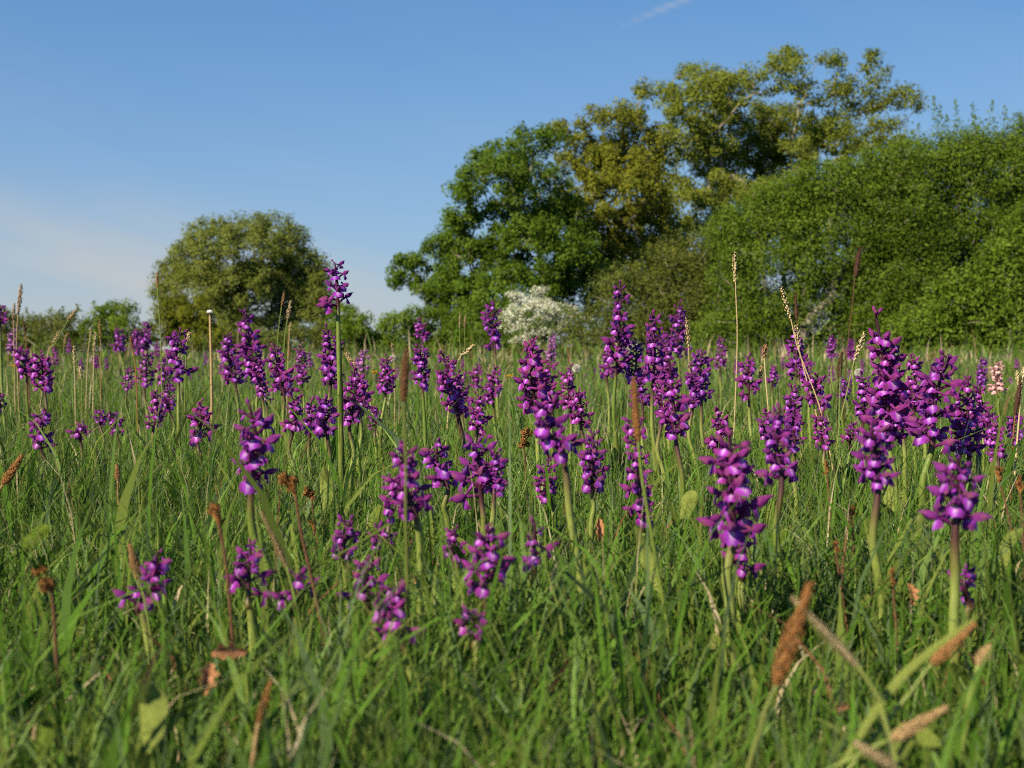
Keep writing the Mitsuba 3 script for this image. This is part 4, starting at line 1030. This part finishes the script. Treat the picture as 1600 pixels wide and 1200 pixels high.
K('orange sedge spike slanting right near the right edge', 'spike', [(1521, 976), (1455, 1038), (1420, 1085), (1400, 1110)], 21, 0.56, dist=0.47, light=0.5, stem_w=7, green=True)
K('small tan sedge tuft near the right edge', 'spike', [(1547, 1010), (1528, 1040), (1518, 1080), (1506, 1150)], 18, 0.4, dist=0.47, light=0.55, stem_w=9, green=True, hue=0.8)
K('red and yellow sedge spike lying low at the right front', 'spike', [(1478, 1106), (1392, 1156), (1360, 1170), (1330, 1185)], 19, 0.42, dist=0.42, light=0.6, stem_w=8, green=True)
K('yellowish arching seed head over the big orange spike', 'spike', [(1238, 934), (1340, 1040), (1372, 1090), (1390, 1150)], 16, 0.08, dist=0.43, light=0.55, stem_w=9, green=True, hue=0.9)
K('blurred straw spike at the bottom edge, right', 'spike', [(1335, 1160), (1400, 1200), (1440, 1230), (1450, 1270)], 18, 0.15, dist=0.38, light=0.6, stem_w=9, green=True)
K('reddish spike standing in the grass, lower left', 'spike', [(424, 1063), (404, 1130), (400, 1150), (396, 1180)], 13, 0.6, dist=0.45, light=0.6, stem_w=8, stem=0.4)
K('orange flower spike at the slanting front left orchid', 'spike', [(203, 851), (216, 905), (224, 930), (234, 985)], 13, 0.5, light=0.8, stem_w=4, green=True, hue=0.8)
K('slanting brown spike at the left edge', 'spike', [(34, 712), (4, 758), (-8, 780), (-20, 830)], 13, 0.62, light=0.6, stem_w=5, stem=0.5)
K('little orange tuft deep in grass on the left', 'spike', [(182, 726), (184, 752), (184, 770), (186, 800)], 8, 0.52, light=0.7, stem_w=3)
K('yellow brown catkin like spike along the leaning left stalk', 'spike', [(408, 800), (448, 886), (462, 940), (470, 985)], 10, 0.35, dist=0.66, light=0.6, stem_w=6, green=True)
N = lambda label, pts, w, **k: stalk('woodrush', 'woodrush', label, 'rush', pts, w * 0.8, 0.70, stem_w=k.pop('stem_w', 6), stem=0.90, hue=0.75, light=k.pop('light', 0.8), **k)
N('brown woodrush with two heads on a curved reddish stem, centre left', [(444, 742), (462, 775), (470, 830), (484, 890), (502, 975)], 34)
N('brown woodrush with one dark head on a straight stem, left', [(334, 788), (341, 818), (350, 860), (358, 930), (364, 1010)], 24)
N('nearest brown woodrush with fat head at the left edge', [(74, 895), (80, 922), (84, 960), (87, 1010), (90, 1080)], 34, stem_w=7)
N('small woodrush lying in grass beside the two headed one', [(480, 768), (486, 778), (488, 790), (490, 825)], 22, stem_w=3)
N('dark little woodrush low between the two headed one and orchid stems', [(484, 812), (490, 826), (494, 836), (498, 860)], 13, stem_w=3)
N('small reddish woodrush head in grass right of centre', [(1306, 846), (1306, 862), (1310, 890), (1316, 930)], 14, stem_w=4)
N('tiny woodrush head between the two right front orchids', [(1394, 895), (1395, 912), (1396, 930), (1398, 955)], 15, stem_w=4)
N('brown woodrush cluster left of the dense cone shaped orchid', [(820, 672), (818, 692), (820, 715), (822, 760)], 24, stem_w=3)
N('brown woodrush head beside the densest orchid stalk', [(1330, 792), (1331, 806), (1333, 830), (1336, 880)], 14, stem_w=4)
N('brown woodrush under the broad pale lipped orchid', [(1556, 728), (1562, 752), (1572, 790), (1585, 850)], 16, stem_w=4)
N('brown stalked woodrush at the right edge', [(1592, 748), (1594, 770), (1597, 810), (1600, 880)], 16, stem_w=4)
N('pale reddish woodrush low right of the clean curved stalk', [(1290, 724), (1292, 742), (1294, 760), (1297, 800)], 12, stem_w=3)

# the bald dandelion stalk
k = fresh('dandelion_stalk')
tag(k, 'bare brown dandelion stalk with a small white button on top', 'dandelion')
d = 2.5
line = curve([at(329, 742, d) * [1, 1, 0], at(331, 640, d), at(330, 560, d), at(328, 488, d)], 18)
v, f, t = tube(line, np.linspace(0.0029, 0.0021, 18), 7, True)
scene[f'{k}__stem'] = mikit.ply((v, f), 'seed', smooth=True, uv=np.stack([0.36 + 0 * t, 0.42 + 0.2 * t], 1))
b = trimesh.creation.icosphere(2, 1.0)
b.apply_scale([0.0056, 0.0056, 0.0034])
b.apply_translation(line[-1] + [0, 0, 0.001])
scene[f'{k}__button'] = mikit.ply((b.vertices + 0.0006 * (meshkit.noise(b.vertices * 900)[:, None] - 0.5), b.faces), 'white_fluff', smooth=True, uv=np.tile([0.8, 0], (len(b.vertices), 1)))
m = MB()
for q in range(9):
    a = q * 2 * math.pi / 9 + 0.3
    o = np.array([math.cos(a), math.sin(a), 0])
    sd = np.array([-math.sin(a), math.cos(a), 0]) * 0.0012
    c = line[-1] - [0, 0, 0.001]
    m.add([c + o * 0.003 - sd, c + o * 0.003 + sd, c + o * 0.0062 - [0, 0, 0.006]], [[0, 1, 2]], (0.4, 0.3))
scene[f'{k}__bract'] = m.ply('seed')


def clock(label, px, py, r, d):
    k = fresh('dandelion_clock')
    tag(k, label, 'dandelion clock')
    rng = np.random.default_rng(px)
    c = at(px, py, d)
    R0 = r * d / F
    line = curve([[c[0] + 0.01, d, -0.005], [c[0] + 0.004, d, c[2] * 0.5], c], 10)
    v, f, t = tube(line, 0.0018, 5, True)
    scene[f'{k}__stem'] = mikit.ply((v, f), 'stem_green', smooth=True, uv=np.stack([0.1 + 0 * t, 0.6 + 0 * t], 1))
    n = 260
    o = norm(rng.standard_normal((n, 3)))
    a = norm(np.cross(o, rng.standard_normal((n, 3))))
    b = np.cross(o, a)
    tip = c + o * R0 * rng.uniform(0.86, 1.0, (n, 1))
    w = R0 * 0.22
    V = np.stack([c + o * R0 * 0.15, tip + a * w, tip - a * w, tip + b * w, tip - b * w], 1)
    Fc = (np.array([[0, 1, 3], [0, 3, 2], [0, 2, 4], [0, 4, 1]])[None] + (np.arange(n) * 5)[:, None, None]).reshape(-1, 3)
    scene[f'{k}__seed_head'] = mikit.ply((V.reshape(-1, 3), Fc), 'white_fluff', uv=np.tile([0.4, 0], (n * 5, 1)))


clock('white dandelion clock beside the drooping orchid, right of the hawthorn', 901, 576, 7, 3.6)
clock('white dandelion clock half behind the densest orchid spike', 1342, 583, 7, 3.4)
clock('faint dandelion clock behind the neat oval orchid', 614, 560, 6, 3.8)


def buttercup(label, px, py, r, d):
    k = fresh('yellow_flower')
    tag(k, label, 'flower')
    c = at(px, py, d)
    R0 = r * d / F
    line = curve([[c[0] + 0.006, d, -0.005], [c[0] - 0.003, d, c[2] * 0.6], c], 8)
    v, f, t = tube(line, 0.0012, 5, True)
    scene[f'{k}__stem'] = mikit.ply((v, f), 'stem_green', smooth=True, uv=np.stack([0 * t, 0.4 + 0 * t], 1))
    for q in range(5):
        a = q * 2 * math.pi / 5 + px
        o, sd = np.array([math.cos(a), math.sin(a), 0]), np.array([-math.sin(a), math.cos(a), 0])
        u, s = np.meshgrid(np.linspace(0, 1, 5), np.linspace(-1, 1, 5), indexing='ij')
        w = R0 * 0.75 * np.sin(math.pi * (0.12 + 0.75 * u))
        V = c + (u * R0)[..., None] * o + (s * w)[..., None] * sd + (0.75 * R0 * u ** 1.5 + 0.15 * R0 * s ** 2)[..., None] * np.array([0, 0, 1.0])
        scene[fresh(f'{k}__petal')] = mikit.ply((V.reshape(-1, 3), grid_faces(5, 5)), 'yellow_petal', smooth=True, uv=np.stack([u.ravel(), s.ravel()], 1))


buttercup('yellow flower right of the tallest orchid in the far meadow', 585, 584, 5, 3.6)
buttercup('yellow flower in the far meadow right of the far central orchid', 796, 590, 5, 3.5)
buttercup('yellow flower behind the touching pair of orchids at the left', 23, 574, 5, 3.6)


def dead_leaf(label, px, py, wpx, d, yaw, tip, seed):
    k = fresh('dead_leaf')
    tag(k, label, 'leaf')
    r = np.random.default_rng(seed)
    n, m = 15, 9
    L = np.linspace(0, 1, n)[:, None]
    s = np.linspace(-1, 1, m)[None]
    ln = wpx * d / F
    w = 0.34 * ln * np.sin(math.pi * np.clip(0.06 + 0.92 * L, 0, 1)) ** 0.7 * (0.72 + 0.28 * np.cos(L * 2 * math.pi * 3.2))
    curl = 1.3 + 0.6 * r.random()
    x = (L - 0.5) * ln + 0 * s
    y = w * np.sin(s * curl) / curl * 1.4
    z = w * (1 - np.cos(s * curl)) * 0.9 + 0.18 * ln * np.sin(L * 3.4 + r.random()) + 0.03 * ln * np.sin(9 * L + 5 * s)
    V = np.stack([x, y, z], -1).reshape(-1, 3)
    V = V @ (rot([0, 0, 1], yaw) @ rot([0, 1, 0], tip[0]) @ rot([1, 0, 0], tip[1]))[:3, :3].T + at(px, py, d)
    scene[k] = mikit.ply((V, grid_faces(n, m)), 'dead_leaf_brown', smooth=True, uv=np.stack([L + 0 * s, np.abs(s) + 0 * L], -1).reshape(-1, 2))


dead_leaf('dead orange brown leaf caught in grass under the straight woodrush', 358, 1022, 52, 0.56, 10, (-8, 60), 1)
dead_leaf('second dead orange leaf, lower and upright, beside the first', 322, 1060, 54, 0.53, 70, (-60, 40), 2)
dead_leaf('pale tan dead leaf behind the dark upright central spike', 641, 906, 30, 0.84, 20, (-10, 70), 3)
dead_leaf('brown dead leaf under the orchid right of the central bare stalk', 936, 828, 38, 1.02, 80, (-70, 20), 4)
dead_leaf('small brown dead leaf at the foot of the long low orchid', 985, 802, 22, 1.12, 60, (-60, 30), 5)
dead_leaf('dull brown dead leaf low between the right front orchids', 1422, 928, 34, 0.76, 85, (-70, 20), 6)
dead_leaf('orange scrap of dead leaf at the bottom right, among broad blades', 1316, 1106, 26, 0.48, 30, (-20, 50), 7)

k = fresh('cut_stalk')
tag(k, 'short cut hollow stalk with a pale rim in the grass, right of centre', 'stalk')
d = 0.92
line = curve([at(948, 935, d) * [1, 1, 0], at(949, 915, d), at(951, 868, d)], 8)
v, f, t = tube(line, 0.0017, 8, False)
scene[f'{k}__stem'] = mikit.ply((v, f), 'stem_green', smooth=True, uv=np.stack([0.12 + 0 * t, 0.5 + 0 * t], 1))
ring = trimesh.creation.annulus(0.0009, 0.0019, 0.0007)
ring.apply_translation(line[-1])
scene[f'{k}__rim'] = mikit.ply((ring.vertices, ring.faces), 'white_fluff', uv=np.tile([0.9, 0], (len(ring.vertices), 1)))


def broad_leaf(label, foot_px, tip_px, width, d, keel=0.3, hue=0.5, arch=0.4, name='broad_leaf', cat='leaf'):
    k = fresh(name)
    tag(k, label, cat)
    A, B = at(*foot_px, d), at(*tip_px, d + 0.01)
    A[2] = max(A[2], 0.0)
    n, m = 13, 7
    mid = (A + B) / 2 + np.array([0, 0.01, arch * np.linalg.norm(B - A) * 0.3])
    ax = curve([A, mid, B], n)
    t = norm(np.gradient(ax, axis=0))
    view = norm(ax - [0, 0, EYE])
    sd = norm(np.cross(t, view + [0.25, 0, -0.2]))
    nr = np.cross(sd, t)
    L = np.linspace(0, 1, n)
    w = width * d / F / 2 * np.sin(math.pi * np.clip(0.10 + 0.88 * L, 0, 1)) ** 0.75
    s = np.linspace(-1, 1, m)
    V = ax[:, None] + (w[:, None] * s)[..., None] * sd[:, None] + (w[:, None] * keel * (np.abs(s) - 0.12 * np.cos(7 * s)) + 0.05 * w[:, None] * np.sin(14 * L)[:, None] * s)[..., None] * nr[:, None]
    scene[k] = mikit.ply((V.reshape(-1, 3), grid_faces(n, m)), 'sheath_green', smooth=True, uv=np.tile([0.0, hue], (n * m, 1)))


broad_leaf('broad pale crinkled leaf standing low at the front left', (236, 1175), (218, 1072), 46, 0.46, 0.15, 0.9)
broad_leaf('dark broad leaf in grass at the left edge', (16, 880), (78, 822), 26, 0.95, 0.3, 0.1)
broad_leaf('wide pale grass blade bending over beside the cut stalk', (1035, 935), (992, 822), 20, 0.80, 0.2, 1.0, 0.1)
broad_leaf('pale pointed leaf sheath left of the tallest orchid stem foot', (508, 800), (506, 728), 22, 1.2, 0.4, 1.0, 0.1)
broad_leaf('rounded pale leaf right of the dark stalked orchid foot', (1068, 810), (1090, 775), 26, 1.13, 0.35, 0.9, 0.8)
broad_leaf('long pale upright leaf right of the densest orchid stalk', (1394, 800), (1392, 728), 24, 1.2, 0.3, 1.0, 0.1)
broad_leaf('green spear shaped leaf in the grass left of centre', (575, 840), (598, 790), 22, 1.1, 0.3, 0.5)
broad_leaf('yellow green leaf blade low in the grass at the right edge', (1570, 900), (1598, 826), 24, 0.85, 0.2, 0.8)
broad_leaf('green leaf lying at the bottom edge, right of centre', (1400, 1185), (1470, 1165), 40, 0.43, 0.2, 0.6, 0.6)
broad_leaf('dark green leaf blade at the bottom left corner', (60, 1190), (55, 1120), 26, 0.44, 0.3, 0.2)
broad_leaf('long blue green grass blade slanting up at the right front', (1310, 1200), (1530, 960), 15, 0.44, 0.3, 0.9, 0.1)
